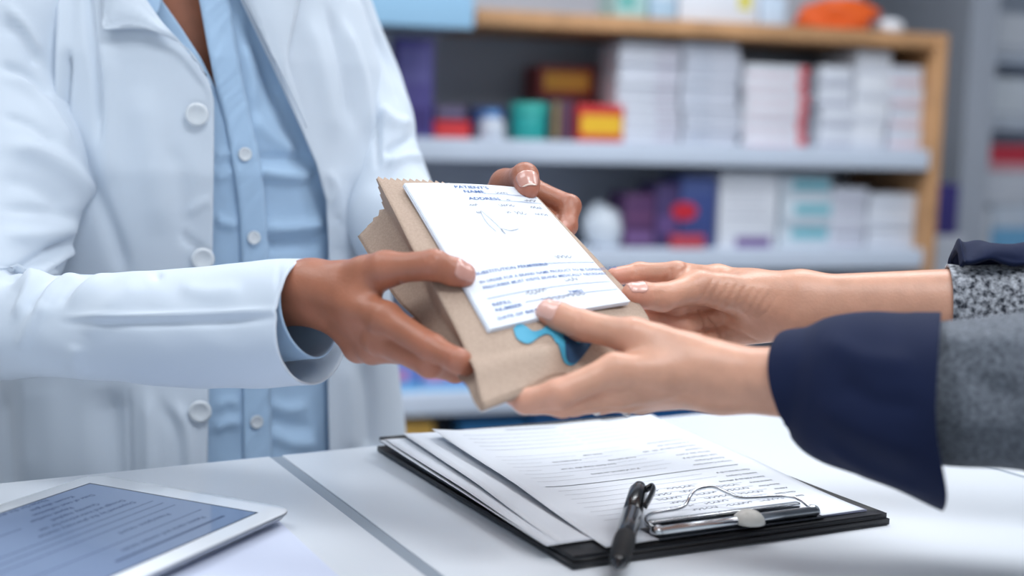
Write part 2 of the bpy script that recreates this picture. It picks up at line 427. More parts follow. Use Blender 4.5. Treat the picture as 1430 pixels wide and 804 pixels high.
# --- lower shelf (level C)
one('medicine_carton', 'maroon and violet carton beside the crumpled white bag', 'carton', 872, 914, 270, 345, 'C', (86, 54, 96), [(.05, .95, .1, .3, (120, 90, 140)), (.05, .95, .5, .62, (110, 70, 110))])
one('medicine_carton', 'dark violet carton left of the navy carton', 'carton', 915, 948, 256, 345, 'C', (72, 58, 104), [(.1, .9, .2, .5, (100, 76, 130))])
e = one('medicine_carton', 'navy carton with a red oval mark beside a white carton', 'carton', 949, 1000, 246, 345, 'C', (62, 78, 136), [(.05, .95, .75, .95, (80, 96, 152))])
c = sp(956, 295, .0285); t = np.linspace(0, 2*np.pi, 28, endpoint=False)
V = [c+SB*.034*math.cos(q)+SZ*.022*math.sin(q) for q in t]+[c+SB*.034*math.cos(q)+SZ*.022*math.sin(q)+SM*.0016 for q in t]
obj('printed_oval', V, [tuple(range(28)), tuple(range(55, 27, -1))]+[(i, i+28, (i+1) % 28+28, (i+1) % 28) for i in range(28)], cmat((196, 38, 56)), e, smooth=False)
one('medicine_carton', 'low red carton lying before the violet cartons', 'carton', 938, 985, 328, 348, 'C', (190, 70, 84), off=-.0, depth=.02)
one('medicine_carton', 'tall white carton with grey lines on the lower shelf', 'carton', 1004, 1086, 240, 345, 'C', W3, [(.1, .8, .55, .57, pale), (.1, .8, .7, .72, pale), (.1, .8, .4, .42, pale), (.3, .9, .0, .14, (120, 96, 150))], depth=.2)
stack(1090, 1162, 244, 'C', 3, (208, 218, 228), [(.25, .95, .35, .8, (120, 186, 200))], 'white carton with a teal panel', 'of the teal-marked lower stack', ref=300)
stack(1164, 1214, 262, 'C', 4, W2, [(.1, .9, .2, .35, (190, 184, 204))], 'white carton', 'of the lower column beside teal-marked boxes', ref=300)
stack(1216, 1282, 270, 'C', 3, W1, [(.1, .9, .3, .45, (200, 206, 220))], 'white carton', 'of the lower column beside the upright', ref=300)
# crumpled plastic bag
def blob(name, label, cat, c, rx, ry, rz, rgb, seed, amp=.15, group=None):
    n, k = 30, 20; V = []
    for i in range(k):
        ph = math.pi*i/(k-1)
        for j in range(n):
            th = 2*math.pi*j/n; d = np.array([math.sin(ph)*math.cos(th), math.sin(ph)*math.sin(th), math.cos(ph)])
            V.append(d)
    V = np.array(V); s = 1+wob(V, 3.2, amp, seed)+wob(V, 8, amp*.4, seed+1)
    V = V*s[:, None]*np.array([rx, ry, rz]); V[:, 2] = np.maximum(V[:, 2], -rz*.8)
    V = V+np.asarray(c)+np.array([0, 0, rz*.8])
    o = obj(name, V, gridf(k, n, True), mat('soft_%02x%02x%02x' % rgb, rgb, .4, .5), None); return tag(o, label, cat, group)
c = sp(842, 345, .08); c[2] = levels['C']
blob('plastic_bag', 'crumpled white plastic bag at the left end of the lower shelf', 'bag', c, .055, .05, .055, (214, 222, 232), 3)
# --- top ledge
one('medicine_carton', 'teal and white carton at the left on the wooden ledge', 'carton', 860, 905, -18, 24, 'A', (170, 205, 205), [(.1, .6, .3, .8, (110, 180, 175))])
one('medicine_carton', 'pale blue carton on the wooden ledge', 'carton', 908, 945, -20, 26, 'A', (176, 204, 226), [(.1, .9, .6, .9, (210, 222, 234))])
one('medicine_carton', 'white carton with a yellow mark on the wooden ledge', 'carton', 948, 1060, -14, 28, 'A', W3, [(.74, .9, .45, 1, (216, 206, 90))])
one('medicine_carton', 'small white carton left of the orange pack', 'carton', 1062, 1098, -6, 32, 'A', (200, 216, 234), [])
c = sp(1166, 36, .1); c[2] = levels['A']
blob('orange_pack', 'crumpled orange plastic pack on the wooden ledge', 'pack', c, .10, .06, .046, (232, 98, 36), 11, .16)
c = sp(1242, 40, .08); c[2] = levels['A']
blob('plastic_bag', 'small crumpled white bag right of the orange pack', 'bag', c, .034, .03, .022, (226, 230, 238), 15, .12)
# --- low shelves seen between the coat and the clipboard
one('medicine_carton', 'dark carton on the low shelf below the wooden upright', 'carton', 1130, 1190, 398, 470, 'D', (60, 66, 80), off=.1)
one('medicine_carton', 'white carton on the low shelf near the wooden upright', 'carton', 1195, 1268, 384, 470, 'D', (200, 208, 220), off=.05)
one('wipes_pack', 'blue pack with pink flecks on the low shelf beside the coat', 'pack', 500, 586, 505, 552, 'D', (112, 140, 214), [(.3, .5, .4, .7, (190, 130, 190)), (.6, .8, .35, .7, (200, 140, 190)), (0, 1, 0, .25, (100, 180, 226))])
one('wipes_pack', 'lilac blue pack on the low shelf under the paper bag', 'pack', 588, 668, 512, 552, 'D', (140, 154, 220), [(.1, .4, .4, .8, (206, 150, 196)), (0, 1, 0, .25, (106, 186, 228))])
one('storage_carton', 'amber carton on the bottom shelf beside the coat', 'carton', 540, 606, 592, 690, 'E', (222, 174, 84), [(.05, .95, .7, .75, (190, 140, 60))], off=.02)
one('storage_carton', 'dark carton between the amber and the blue bin', 'carton', 608, 640, 588, 690, 'E', (36, 44, 60), off=.1)
one('storage_bin', 'blue bin on the bottom shelf left of centre', 'bin', 642, 735, 588, 700, 'E', (50, 120, 176), [(.05, .95, .3, .6, (80, 150, 200))], off=.03)
one('storage_bin', 'deep blue bin on the bottom shelf behind the clipboard', 'bin', 740, 850, 574, 700, 'E', (36, 100, 160), off=.03)
one('storage_bin', 'bright blue bin on the bottom shelf right of centre', 'bin', 855, 1010, 570, 700, 'E', (30, 116, 190), off=.03)
one('storage_bin', 'blue bin on the bottom shelf farthest to the right', 'bin', 1014, 1120, 575, 700, 'E', (40, 110, 180), off=.03)

# ------------------------------------------------------------------ second shelving at the right
RU = su(1352, 200, .7)
rs = empty('shelving_unit', SO+SB*RU+SM*.7); tag(rs, 'white wall shelving with open trays at the far right', 'shelving')
grey_m = mat('grey_post', (176, 182, 194), .5)
obj('side_panel', sbox(RU-.13, RU-.03, .55, 1.1, 0, 2.3), BOXF, grey_m, rs, smooth=False)
obj('back_panel', sbox(RU-.03, RU+1.3, 1.08, 1.1, 0, 2.3), BOXF, mat('grey_back', (170, 178, 192), .6), rs, smooth=False)
for py in (78, 172, 352):
    z = sp(1390, py, .7)[2]
    obj('shelf_board', sbox(RU-.03, RU+1.3, .7, 1.08, z-.02, z), BOXF, white_shelf, rs, bevel=.002)
    obj('wooden_bracket', sbox(RU-.03, RU+.02, .69, 1.08, z-.045, z-.02), BOXF, wood_m, rs, bevel=.002)
def rbox(name, label, cat, x0, x1, y0, y1, rgb, marks=(), off=.72, dep=.2):
    m_ = (y0+y1)/2
    return carton(name, label, cat, su(x0, m_, off), su(x1, m_, off), off, off+dep, sp((x0+x1)/2, y1, off)[2], sp((x0+x1)/2, y0, off)[2], rgb, marks)
rbox('storage_tray', 'white tray on the upper shelf at the far right', 'tray', 1362, 1445, 18, 76, (222, 226, 234), [(.05, .95, .1, .2, (190, 196, 208))])
rbox('storage_tray', 'white tray on the middle shelf at the far right', 'tray', 1362, 1445, 108, 170, (220, 226, 234), [(.05, .95, .1, .2, (190, 196, 208))])
rbox('medicine_carton', 'white carton under the red carton at the far right', 'carton', 1362, 1445, 240, 285, (216, 220, 230))
rbox('medicine_carton', 'red carton at the far right', 'carton', 1376, 1445, 202, 239, (206, 58, 76), [(.0, 1, .0, .3, (226, 170, 180))])
rbox('medicine_carton', 'white carton with a blue foot at the far right', 'carton', 1385, 1450, 286, 350, (206, 216, 230), [(0, 1, .0, .5, (120, 180, 220))])
rbox('medicine_carton', 'white carton left of the blue-footed carton at the far right', 'carton', 1340, 1384, 292, 350, (222, 226, 234), off=.71)
rbox('storage_carton', 'dark violet carton standing beside the wooden upright', 'carton', 1306, 1339, 256, 328, (66, 58, 128), off=.4, dep=.1)
carton('storage_cabinet', 'narrow white cabinet under the dark violet carton beside the upright', 'cabinet', su(1303, 400, .4), su(1342, 400, .4), .4, .52, 0, sp(1322, 328, .4)[2], (214, 218, 228), [(.06, .94, .02, .48, (206, 211, 222)), (.06, .94, .52, .98, (206, 211, 222))])

# ================================================================== counter
A1 = nrm(np.array([-.47584, .87953, 0])); A2 = np.array([A1[1], -A1[0], 0]); A2 = np.array([.87953, .47584, 0])
BK = G(385, 636); BK = np.array([BK[0], BK[1], 0])            # a point on the rear edge, where the first seam ends
def cpt(a, b, z): return BK+A2*a+A1*b+SZ*z
def cbox(a0, a1, b0, b1, z0, z1): return boxv(cpt(a0, b0, z0), A2*(a1-a0), A1*(b1-b0), SZ*(z1-z0))
counter_m = mat('counter_laminate', (226, 231, 238), .32, .45, var=.03, var_scale=5, bump=('noise', 900, .06))
strip_m = mat('counter_strip', (150, 160, 172), .4, .5)
ctr = empty('counter', BK+A2*.2-A1*.3); tag(ctr, 'white laminate pharmacy counter with grey seam strips', 'counter')
g1 = G(1380, 650); sa = (np.array([g1[0], g1[1], 0])-BK)@A2
DEPC = .53; SW = .0105
edges = [(-1.0, -SW/2), (SW/2, sa-SW*.35), (sa+SW*.35, 1.5)]
for a0, a1 in edges:
    obj('top_panel', cbox(a0, a1, -DEPC, 0, COUNTER-.03, COUNTER), BOXF, counter_m, ctr, bevel=.0008)
for a, ww in ((0, SW), (sa, SW*.7)):
    obj('seam_strip', cbox(a-ww/2+.0004, a+ww/2-.0004, -DEPC+.002, -.001, COUNTER-.028, COUNTER-.0008), BOXF, strip_m, ctr, smooth=False)
obj('front_panel', cbox(-1.0, 1.5, -DEPC+.03, -DEPC+.05, 0, COUNTER-.03), BOXF, counter_m, ctr, smooth=False)
obj('inner_panel', cbox(-1.0, 1.5, -.08, -.06, 0, COUNTER-.03), BOXF, counter_m, ctr, smooth=False)
for a in (-1.0, 1.48): obj('end_panel', cbox(a, a+.02, -DEPC+.05, -.08, 0, COUNTER-.03), BOXF, counter_m, ctr, smooth=False)

# ================================================================== things on the counter
paper_m = mat('white_paper', (228, 233, 241), .6, .3, bump=('noise', 400, .06))
ink_m = mat('print_ink', (70, 74, 84), .7, .2); rule_m = mat('rule_ink', (120, 124, 134), .7, .2)
blue_ink = mat('blue_ink', (84, 112, 164), .7, .2)
pencil_m = mat('pen_ink', (120, 124, 138), .7, .2)
black_m = mat('black_leatherette', (20, 22, 27), .42, .5, bump=('noise', 700, .25))
chrome_m = mat('polished_steel', (205, 208, 212), .22, .5, metal=1)
Z = COUNTER
# ---- clipboard folder
FLc, NLc, NRc = G(522, 628), G(800, 797), G(1250, 740)
bu = nrm(FLc-NLc); bv0 = NRc-NLc; bv = nrm(bv0-bu*(bv0@bu)*.5); BL_, BW_ = .322, .257
B0 = np.array([NLc[0], NLc[1], Z])
def bpt(a, l, z): return B0+bv*a+bu*l+SZ*z      # a across 0..BW_, l from the near edge to the far edge
cb = empty('clipboard', bpt(BW_/2, BL_/2, 0)); tag(cb, 'black leatherette clipboard folder lying open on the white counter', 'clipboard')
def bent_sheet(a0, a1, l0, l1, zf, th, n=28, k=16):
    V = []
    for s in (0, 1):
        for i in range(n):
            for j in range(k):
                a = a0+(a1-a0)*j/(k-1); l = l0+(l1-l0)*i/(n-1); V.append(bpt(a, l, zf(a, l)+(th if s else 0)))
    m_ = n*k; F = [tuple(reversed(f)) for f in gridf(n, k)]
    F = [f for f in gridf(n, k)]+[tuple(i+m_ for i in reversed(f)) for f in gridf(n, k)]
    def side(idx, rev):
        for p, q in zip(idx[:-1], idx[1:]):
            f = (p, q, q+m_, p+m_); F.append(tuple(reversed(f)) if rev else f)
    side([j for j in range(k)], False); side([(n-1)*k+j for j in range(k)], True)
    side([i*k for i in range(n)], True); side([i*k+k-1 for i in range(n)], False)
    return V, F
obj('back_cover', *bent_sheet(0, BW_, 0, BL_, lambda a, l: .0008, .0042), black_m, cb)
obj('front_board', *bent_sheet(.001, BW_-.001, .002, BL_-.002, lambda a, l: .0055+.0035*max(0, (l-.06)/.27)*(1+.5*math.sin(l*22+a*6)), .0032), black_m, cb)
obj('inner_pocket', *bent_sheet(.15, BW_-.012, .01, .06, lambda a, l: .0092, .0008), mat('lavender_lining', (150, 156, 186), .5), cb)
# clip: base plate, pressing bar, bent wire, centre dome, end rivets
ca, cl = (G(905, 760, Z+.012)-B0), (G(1135, 738, Z+.012)-B0)
_q = proj(np.array([bpt(0, .016, .013), bpt(.2, .016, .013)])); a0, a1 = [.2*(x_-_q[0, 0])/(_q[1, 0]-_q[0, 0]) for x_ in (908, 1132)]
plate = obj('clip_plate', boxv(bpt(a0-.004, .006, .0092), bv*(a1-a0+.008), bu*.024, SZ*.0016), BOXF, mat('dark_steel', (70, 74, 80), .3, metal=1), cb, bevel=.0006)
obj('clip_bar', *tube([bpt(a0, .012, .0135), bpt(a1, .012, .0135)], .0034, .0046, 16, up=(0, 0, 1)), chrome_m, cb)
obj('clip_jaw', boxv(bpt(a0, .026, .0118), bv*(a1-a0), bu*.005, SZ*.004), BOXF, chrome_m, cb, bevel=.0012)
wire = [(0, .012, .013), (0, .028, .016), (.10, .040, .0165), (.30, .042, .0175), (.37, .045, .0245), (.44, .049, .027), (.54, .049, .027), (.61, .043, .023), (.68, .039, .020), (.92, .037, .0185), (1, .03, .0175), (1, .014, .014)]
wp = catmull([bpt(a0+(a1-a0)*q[0], q[1], q[2]) for q in wire], 90)
obj('clip_wire', *tube(wp, .00125, nring=10), chrome_m, cb)
def dome(c, r, h, n=24, k=7, up=SZ, s1=None, s2=None):
    s1 = bv if s1 is None else s1; s2 = bu if s2 is None else s2; V = []
    for i in range(k):
        t = i/(k-1)*math.pi/2
        for j in range(n):
            q = 2*math.pi*j/n; V.append(c+(s1*math.cos(q)+s2*math.sin(q))*r*math.cos(t)+up*h*math.sin(t))
    return V, gridf(k, n, True)+[tuple(range(n))[::-1]]
obj('clip_dome', *dome(bpt((a0+a1)/2+.006, .010, .0125), .011, .009), mat('ivory_plastic', (222, 220, 212), .35), cb)
for a in (a0, a1):
    obj('clip_rivet', *dome(bpt(a, .014, .012), .0055, .0055), chrome_m, cb)

# ---- sheets held by the clip
def sheet(label, NRpx, FRdir_px, zbase, wave, seed, prints=False, L=.279, W=.216, th=.0003, name='form_sheet'):
    nr = G(*NRpx, Z+zbase); far = G(*FRdir_px, Z+zbase)
    du = nrm(far-nr); dv = np.array([-du[1], du[0], 0])      # du towards the far end, dv towards image left
    r = np.random.default_rng(seed)
    def zf(x, y):            # x 0..W from the page's left margin, y 0..L from the clip
        rise = wave*(.08+.92*np.clip((y-.05)/.2, 0, 1.2))
        return .0098+(zbase-.0098)*(.12+.88*np.clip((y-.015)/.11, 0, 1)**1.2)+rise*(.5+.5*np.sin(x*26+y*9+seed*1.7))*.55+wave*.6*np.clip((y-.12)/.16, 0, 1)**2+wave*.7*np.clip((x-.17)/.05, 0, 1)**2*np.clip(y/.15, 0, 1)
    def S(x, y, up=0): 
        p = nr+dv*x+du*y; return np.array([p[0], p[1], Z+zf(x, y)+up])
    n, k = 40, 30; V = []
    for s in (0, 1):
        for i in range(n):
            for j in range(k): V.append(S(W*j/(k-1), L*i/(n-1), 0 if s else -th))
    m_ = n*k; F = [tuple(reversed(f)) for f in gridf(n, k)]+[tuple(q+m_ for q in f) for f in gridf(n, k)]
    for i in range(n-1):
        F.append((i*k, (i+1)*k, (i+1)*k+m_, i*k+m_)); F.append((i*k+k-1+m_, (i+1)*k+k-1+m_, (i+1)*k+k-1, i*k+k-1))
    for j in range(k-1):
        F.append((j+m_, j+1+m_, j+1, j)); F.append(((n-1)*k+j, (n-1)*k+j+1, (n-1)*k+j+1+m_, (n-1)*k+j+m_))
    F = [tuple(reversed(f)) for f in F]
    o = obj(name, V, F, paper_m); tag(o, label, 'paper', 'sheets held by the clipboard')
    if prints:
        tx = []; hw = []; fine = []
        def put(store, V2, F2):      # V2 in page metres (x right from the left margin, y down from the top)
            if len(V2): store.append(([S(v[0], v[1], .00025) for v in V2], F2))
        def line(x0, x1, y, wd=.0003, store=None):
            xs = np.linspace(x0, x1, max(3, int((x1-x0)/.006)))
            put(fine if store is None else store, *[q for q in ribbon2([(x, y) for x in xs], wd)])
        def text(s_, x, y, size=.0036, bold=.00004, store=None):
            Vt, Ft = textmesh(s_, size, bold)
            put(tx if store is None else store, [(x+v[0], y-v[1]) for v in Vt], Ft)
        top = [("Date", .0), ("Client Name", .0), ("Address", 0), ("Home Phone", 0), ("Insured Name", 0), ("Insured Address (if different)", 0), ("Insurance Company", 0), ("Client Insurance ID #", 0)]
        y = .044
        for i, (s_, _) in enumerate(top):
            text(s_, .020, y); wl = .0019*len(s_)+.024
            line(wl, .19, y+.001)
            if i < 6:
                for q in range(3 if i < 5 else 2):
                    put(hw, *ribbon2(scribble(wl+.006+q*.03, y-.0015, .022, .0042, 5, 10*i+q), .0006))
            y += .0092
        y += .002; line(.022, .195, y, .0008, tx); y += .012
        bot = [("Insurance Contact Name", .06, ""), ("Required Therapist", .05, "(if out of network, see below)"), ("DOC TOB Payer ID #", .05, ""), ("Effective date of policy", .06, "Does doctor charge after 1st visit"), ("Company #", .035, "Annual deductible"), ("Authorization Required?  YES   NO", .08, "Authorization No."), ("# of sessions per year", .055, "Dates range"), ("Percent Reimbursement", .06, "")]
        for s_, lx, s2 in bot:
            text(s_, .020, y, .0036); 
            if s2:
                text(s2, .020+lx+.03, y, .0036); line(.020+lx, .048+lx, y+.001); line(.02+lx+.034+.0018*len(s2), .195, y+.001)
            else: line(.020+lx, .195, y+.001)
            y += .0098
        for i in range(5):
            y += .0105
            line(.022 if i != 2 else .03, .1, y, .0005); line(.104, .195, y, .0005)
        line(.10, .15, y+.012, .001); line(.025, .05, y+.012, .001)
        obj('printed_text', *merge(tx), ink_m, o, smooth=False)['kind'] = 'stuff'
        obj('printed_rules', *merge(fine), rule_m, o, smooth=False)['kind'] = 'stuff'
        obj('handwriting', *merge(hw), pencil_m, o, smooth=False)['kind'] = 'stuff'
    return S
def nr_from_fl(FL, z, rot=0):       # near right corner of a sheet whose far left corner is given
    fl = G(*FL, Z+z); d = np.array([bu[0]*math.cos(rot)-bu[1]*math.sin(rot), bu[0]*math.sin(rot)+bu[1]*math.cos(rot), 0]); dv = np.array([-d[1], d[0], 0])
    nr = fl-d*.279-dv*.216; return tuple(proj(nr)), tuple(proj(nr+d*.2))
for lab, FL, z, rot, wv, sd_ in (('lowest white sheet on the clipboard, poking out at the far left', (530, 621), .0112, .0, .0025, 3),
                       ('white sheet second from the bottom on the clipboard', (537, 619), .0122, -.012, .003, 5),
                       ('white sheet directly under the printed form on the clipboard', (562, 615), .0132, -.04, .004, 8)):
    a_, b_ = nr_from_fl(FL, z, rot); sheet(lab, a_, b_, z, wv, sd_)
FORM = sheet('topmost printed insurance form on the clipboard, filled in by hand', (1208, 703), (893, 582), .0146, .006, 11, prints=True)

# ---- pen
pa, pb_ = G(869, 766, Z+.0175), G(893, 680, Z+.0265)
pd = nrm(pb_-pa); L = .142
pen = empty('ballpoint_pen', pa); tag(pen, 'black ballpoint pen with pocket clip lying on the printed form', 'pen')
pb0 = pb_-pd*L
def pen_tube(name, prof, m, parent):
    pts = [pb0+pd*x for x, r in prof]; return obj(name, *tube(pts, [r for x, r in prof], nring=24), m, parent)
pen_blk = mat('pen_black', (18, 20, 24), .25, .5, coat=.3)
bar = pen_tube('barrel', [(.008, .0030), (.012, .0050), (.022, .0062), (.05, .0064), (.09, .0066), (.0905, .0061), (.092, .0061), (.0925, .0066), (.132, .0066), (.134, .0060)], pen_blk, pen)
pen_tube('grip', [(.012, .0052), (.014, .0062), (.026, .0069), (.045, .0070), (.05, .0066)], mat('grip_rubber', (24, 25, 28), .7, bump=('noise', 900, .3)), pen)
pen_tube('tip', [(.0, .0006), (.002, .0014), (.008, .0034), (.009, .0038)], mat('dark_steel', (70, 74, 80), .3, metal=1), pen)
pen_tube('push_button', [(.134, .0046), (.142, .0046), (.143, .0036)], pen_blk, pen)
sd = nrm(np.cross(pd, SZ)); cl_up = nrm(sd*.9+SZ*.45)
cp = [pb0+pd*.131+cl_up*.0060, pb0+pd*.133+cl_up*.0108, pb0+pd*.126+cl_up*.0126, pb0+pd*.11+cl_up*.0112, pb0+pd*.096+cl_up*.0088]
obj('pocket_clip', *tube(catmull(cp, 24), .0011, .0024, 10, up=cl_up), pen_blk, pen)
obj('clip_ball', *dome(pb0+pd*.097+cl_up*.0055, .0021, .003, 14, 6, up=-cl_up, s1=pd, s2=np.cross(pd, cl_up)), chrome_m, pen)

# ---- loose sheet under the tablet, tablet
t0, t1, t2 = G(412, 712), G(130, 662), G(180, 804)
TH = .0088; ZT = Z+.004
c_r = G(412, 709, ZT+TH); c_f = G(131, 661, ZT+TH); ed = nrm(c_f-c_r); side = np.array([ed[1], -ed[0], 0])
if side[1] > 0: side = -side
TW, TL_ = np.linalg.norm(c_f-c_r), .241
side = nrm(G(180, 806, ZT+TH)-c_r); side = nrm(side-ed*(side@ed))
T0 = np.array([c_r[0], c_r[1], 0])
def tpt(a, b, z): return T0+ed*a+side*b+SZ*(ZT+z)      # a 0..TW along the short side, b 0..TL_ towards the viewer
# sheet under the tablet
ls = [G(395, 735, Z+.0012), G(470, 812, Z+.0012)]
q0 = np.array([*G(372, 716, Z)[:2], 0]); d1 = nrm(G(470, 808)-G(395, 738)); d1[2] = 0; d2 = np.array([d1[1], -d1[0], 0])
if d2[0] > 0: d2 = -d2
q0 = np.array([*G(395, 737, Z)[:2], 0])-d1*.03
V = boxv(q0+SZ*(Z+.0002), d2*.21, d1*.28, SZ*.0022)
o = obj('paper_stack', V, BOXF, mat('lilac_paper', (214, 221, 242), .6), smooth=False); tag(o, 'pale lilac paper pad lying partly under the tablet', 'paper')
tab = empty('tablet', tpt(TW/2, TL_/2, 0)); tag(tab, 'white-framed tablet computer showing a text form on the counter', 'tablet')
def rrect(a0, a1, b0, b1, r, n=8):
    P_ = []
    for cx_, cy_, s in ((a1-r, b1-r, 0), (a0+r, b1-r, 1), (a0+r, b0+r, 2), (a1-r, b0+r, 3)):
        for i in range(n+1):
            t = math.pi/2*(s+i/n); P_.append((cx_+r*math.cos(t), cy_+r*math.sin(t)))
    return P_
def loft(loops, cap=True):
    n = len(loops[0]); V = [p for l in loops for p in l]
    F = gridf(len(loops), n, True)
    if cap: F = F+[tuple(range(n))[::-1], tuple(range((len(loops)-1)*n, len(loops)*n))]
    return V, F
def trr(ins, z, r): return [tpt(a, b, z) for a, b in rrect(ins, TW-ins, ins, TL_-ins, r)]
alu = mat('brushed_aluminium', (176, 182, 190), .35, metal=.9)
flip = lambda vf: (vf[0], [tuple(reversed(f)) for f in vf[1]])
obj('back_shell', *flip(loft([trr(.022, .0, .01), trr(.010, .0008, .012), trr(.003, .003, .012), trr(.0006, .006, .013), trr(.0, .0074, .013)])), alu, tab)
bez = obj('front_glass', *flip(loft([trr(.0004, .0074, .0126), trr(.0002, .0084, .0128), trr(.0010, .0088, .012)])), mat('white_bezel', (232, 236, 242), .12, .5, coat=.5), tab)
sa0, sa1, sb0, sb1 = .0165, TW-.0165, .022, TL_-.022
scr_m = mat('screen_glass', (106, 122, 152), .08, .6, emit=.16, coat=.4)
scr = obj('screen', boxv(tpt(sa0, sb0, .0087), ed*(sa1-sa0), side*(sb1-sb0), SZ*.0002), BOXF, scr_m, tab, smooth=False)
fr = [(boxv(tpt(sa0-.0012, sb0-.0012, .0087), ed*(sa1-sa0+.0024), side*.0014, SZ*.00022), BOXF), (boxv(tpt(sa0-.0012, sb1, .0087), ed*(sa1-sa0+.0024), side*.0012, SZ*.00022), BOXF),
      (boxv(tpt(sa0-.0012, sb0, .0087), ed*.0014, side*(sb1-sb0), SZ*.00022), BOXF), (boxv(tpt(sa1-.0002, sb0, .0087), ed*.0014, side*(sb1-sb0), SZ*.00022), BOXF)]
obj('screen_border', *merge(fr), mat('screen_black', (22, 28, 48), .2), tab, smooth=False)
# the page on the screen: lines of text running along the short side
tx = []; r_ = np.random.default_rng(4)
def tput(Vt, Ft, x, y): tx.append(([tpt(sa0+y-v[1], sb0+x+v[0], .00895) for v in Vt], Ft))
rows = [("Patient name and contact details", .024, .026), ("Prescription record", .03, .050), ("Dispensed by the pharmacy counter", .02, .088), ("Dosage and instructions for use", .02, .097), ("Quantity supplied", .035, .106), ("Repeat number", .05, .115), ("Date of next collection", .02, .124), ("Known allergies", .03, .133), ("Notes for the pharmacist", .045, .142)]
for s_, x, y in rows:
    Vt, Ft = textmesh(s_, .0060, .0001); tput(Vt, Ft, x, y)
for y, x1 in ((.036, .185), (.058, .185), (.068, .185), (.077, .185), (.108, .185), (.128, .185), (.146, .185)):
    Vt, Ft = ribbon2([(.012 if y < .08 else .1, 0), (.12, 0), (x1, 0)], .0009); tput(np.array(Vt), Ft, 0, y)
Vt, Ft = ribbon2([(.016, 0), (.06, 0), (.12, 0)], .0026); tput(np.array(Vt), Ft, 0, .014)
obj('screen_text', *merge(tx), mat('screen_ink', (66, 80, 112), .2, .5), scr, smooth=False)['kind'] = 'stuff'

# ================================================================== paper bag and prescription pad
BO = np.array([-.0802161, .90031896, 1.17595699+(.0)])
E1 = np.array([.85903082, .51018661, .0421388]); E2 = np.array([.4519897, -.71723665, -.53035545]); EN = np.array([-.24035676, .47463798, -.84672747])   # across, down the pad, into the bag
def bp(s, t, n=0): return BO+(E1*s+E2*t+EN*n)*.001
def onplane(x, y, off=0):
    r = ray(x, y); o_ = BO+EN*off*.001; t = ((o_-CAM)@EN)/(r@EN); X = CAM+r*t; return np.array([(X-BO)@E1*1000, (X-BO)@E2*1000])
kraft = mat('kraft_paper', (184, 162, 146), .75, .25, var=.10, var_scale=700, rgb2=(172, 150, 134), bump=('noise', 120, .3))
kraft_in = mat('kraft_inside', (172, 146, 120), .8, .2, var=.1, var_scale=260, bump=('noise', 160, .3))
left = [(-.07, (527, 247)), (.3, (575, 345)), (.5, (606, 400)), (.78, (648, 484)), (1, (675, 566))]
lt = np.array([onplane(*q) for _, q in left]); rt = np.array([onplane(*q) for q in ((752, 278), (800, 325), (842, 368), (880, 408), (893, 440))])
tt = np.linspace(0, 1, 60)
Lc, Rc = catmull(lt, 60), catmull(rt, 60)
Rc = Rc+np.linspace(0, 1, 60)[:, None]*np.array([0, 22])
IDX = np.arange(60)
def thick(t, u=0): return 44*(1-t)**.8*(1-.82*u)+5.0
def front(u, t, i=None):
    x_ = t*59; l_ = np.array([np.interp(x_, IDX, Lc[:, 0]), np.interp(x_, IDX, Lc[:, 1])]); r_2 = np.array([np.interp(x_, IDX, Rc[:, 0]), np.interp(x_, IDX, Rc[:, 1])])
    p = l_*(1-u)+r_2*u
    bul = -5*math.sin(math.pi*min(max(u, 0), 1))*math.sin(math.pi*t)**.7
    crease = 2.2*math.exp(-((t-.80-.10*u)/.018)**2)*(.45+.55*u)-2.5*math.exp(-((t-.86-.06*u)/.05)**2)
    dent = 7*math.exp(-((u-.55)/.10)**2-((t-.95)/.10)**2)-4*math.exp(-((u-.36)/.08)**2-((t-.93)/.08)**2)
    drop = 26*max(0, t-.82)**1.3*u
    return bp(p[0], p[1], bul+crease+dent+drop)
NU = 40
def teeth(i): return (3.4 if i % 2 else 0.)
bag = empty('paper_bag', bp(50, 100, 20)); tag(bag, 'brown paper pharmacy bag with serrated top handed across the counter', 'paper bag')
Vf = []
NT = len(tt)
nu_top = 52
us = np.linspace(0, 1, nu_top+1)
for i, t in enumerate(tt):
    for j, u in enumerate(us):
        p = front(u, t, i)
        if i == 0: p = p-E2*.001*(teeth(j)+1.5*math.sin(u*7))
        if i < 8: p = p+EN*.001*(1.6*math.sin(u*9+1)*(1-i/8))
        Vf.append(p)
Ff = [tuple(reversed(f)) for f in gridf(NT, nu_top+1)]
obj('front_panel', Vf, Ff, kraft, bag, solid=.00035)
Vb = []
for i, t in enumerate(tt):
    for j, u in enumerate(us):
        p = front(u, t, i)+EN*.001*(thick(t, u)+6*math.sin(math.pi*u)*math.sin(math.pi*t))
        p = p+E1*.001*(-7*(1-u)*(1-t)**1.0)
        if i == 0: p = p+E2*.001*(10-teeth(j))
        Vb.append(p)
obj('back_panel', Vb, gridf(NT, nu_top+1), kraft, bag, solid=.00035)
for sgn, nm in ((0, 'left'), (1, 'right')):
    Vg = []; NW = 17
    for i, t in enumerate(tt):
        a = np.array(Vf[i*(nu_top+1)+(nu_top if sgn else 0)]); b = np.array(Vb[i*(nu_top+1)+(nu_top if sgn else 0)])
        for k in range(NW):
            q = k/(NW-1); inn = (1-abs(2*q-1))*(9*(1-t)+3.5+3*math.sin(9*t))*(1 if sgn == 0 else .8)
            p = a*(1-q)+b*q+E1*.001*inn*(1 if sgn == 0 else -1)
            if i == 0 and 0 < k < NW-1: p = p-E2*.001*(3.8*(k % 2))
            Vg.append(p)
    F = gridf(NT, NW)
    if sgn == 0: F = [tuple(reversed(f)) for f in F]
    obj('side_gusset', Vg, [tuple(reversed(f)) for f in F], kraft, bag, solid=.00035)
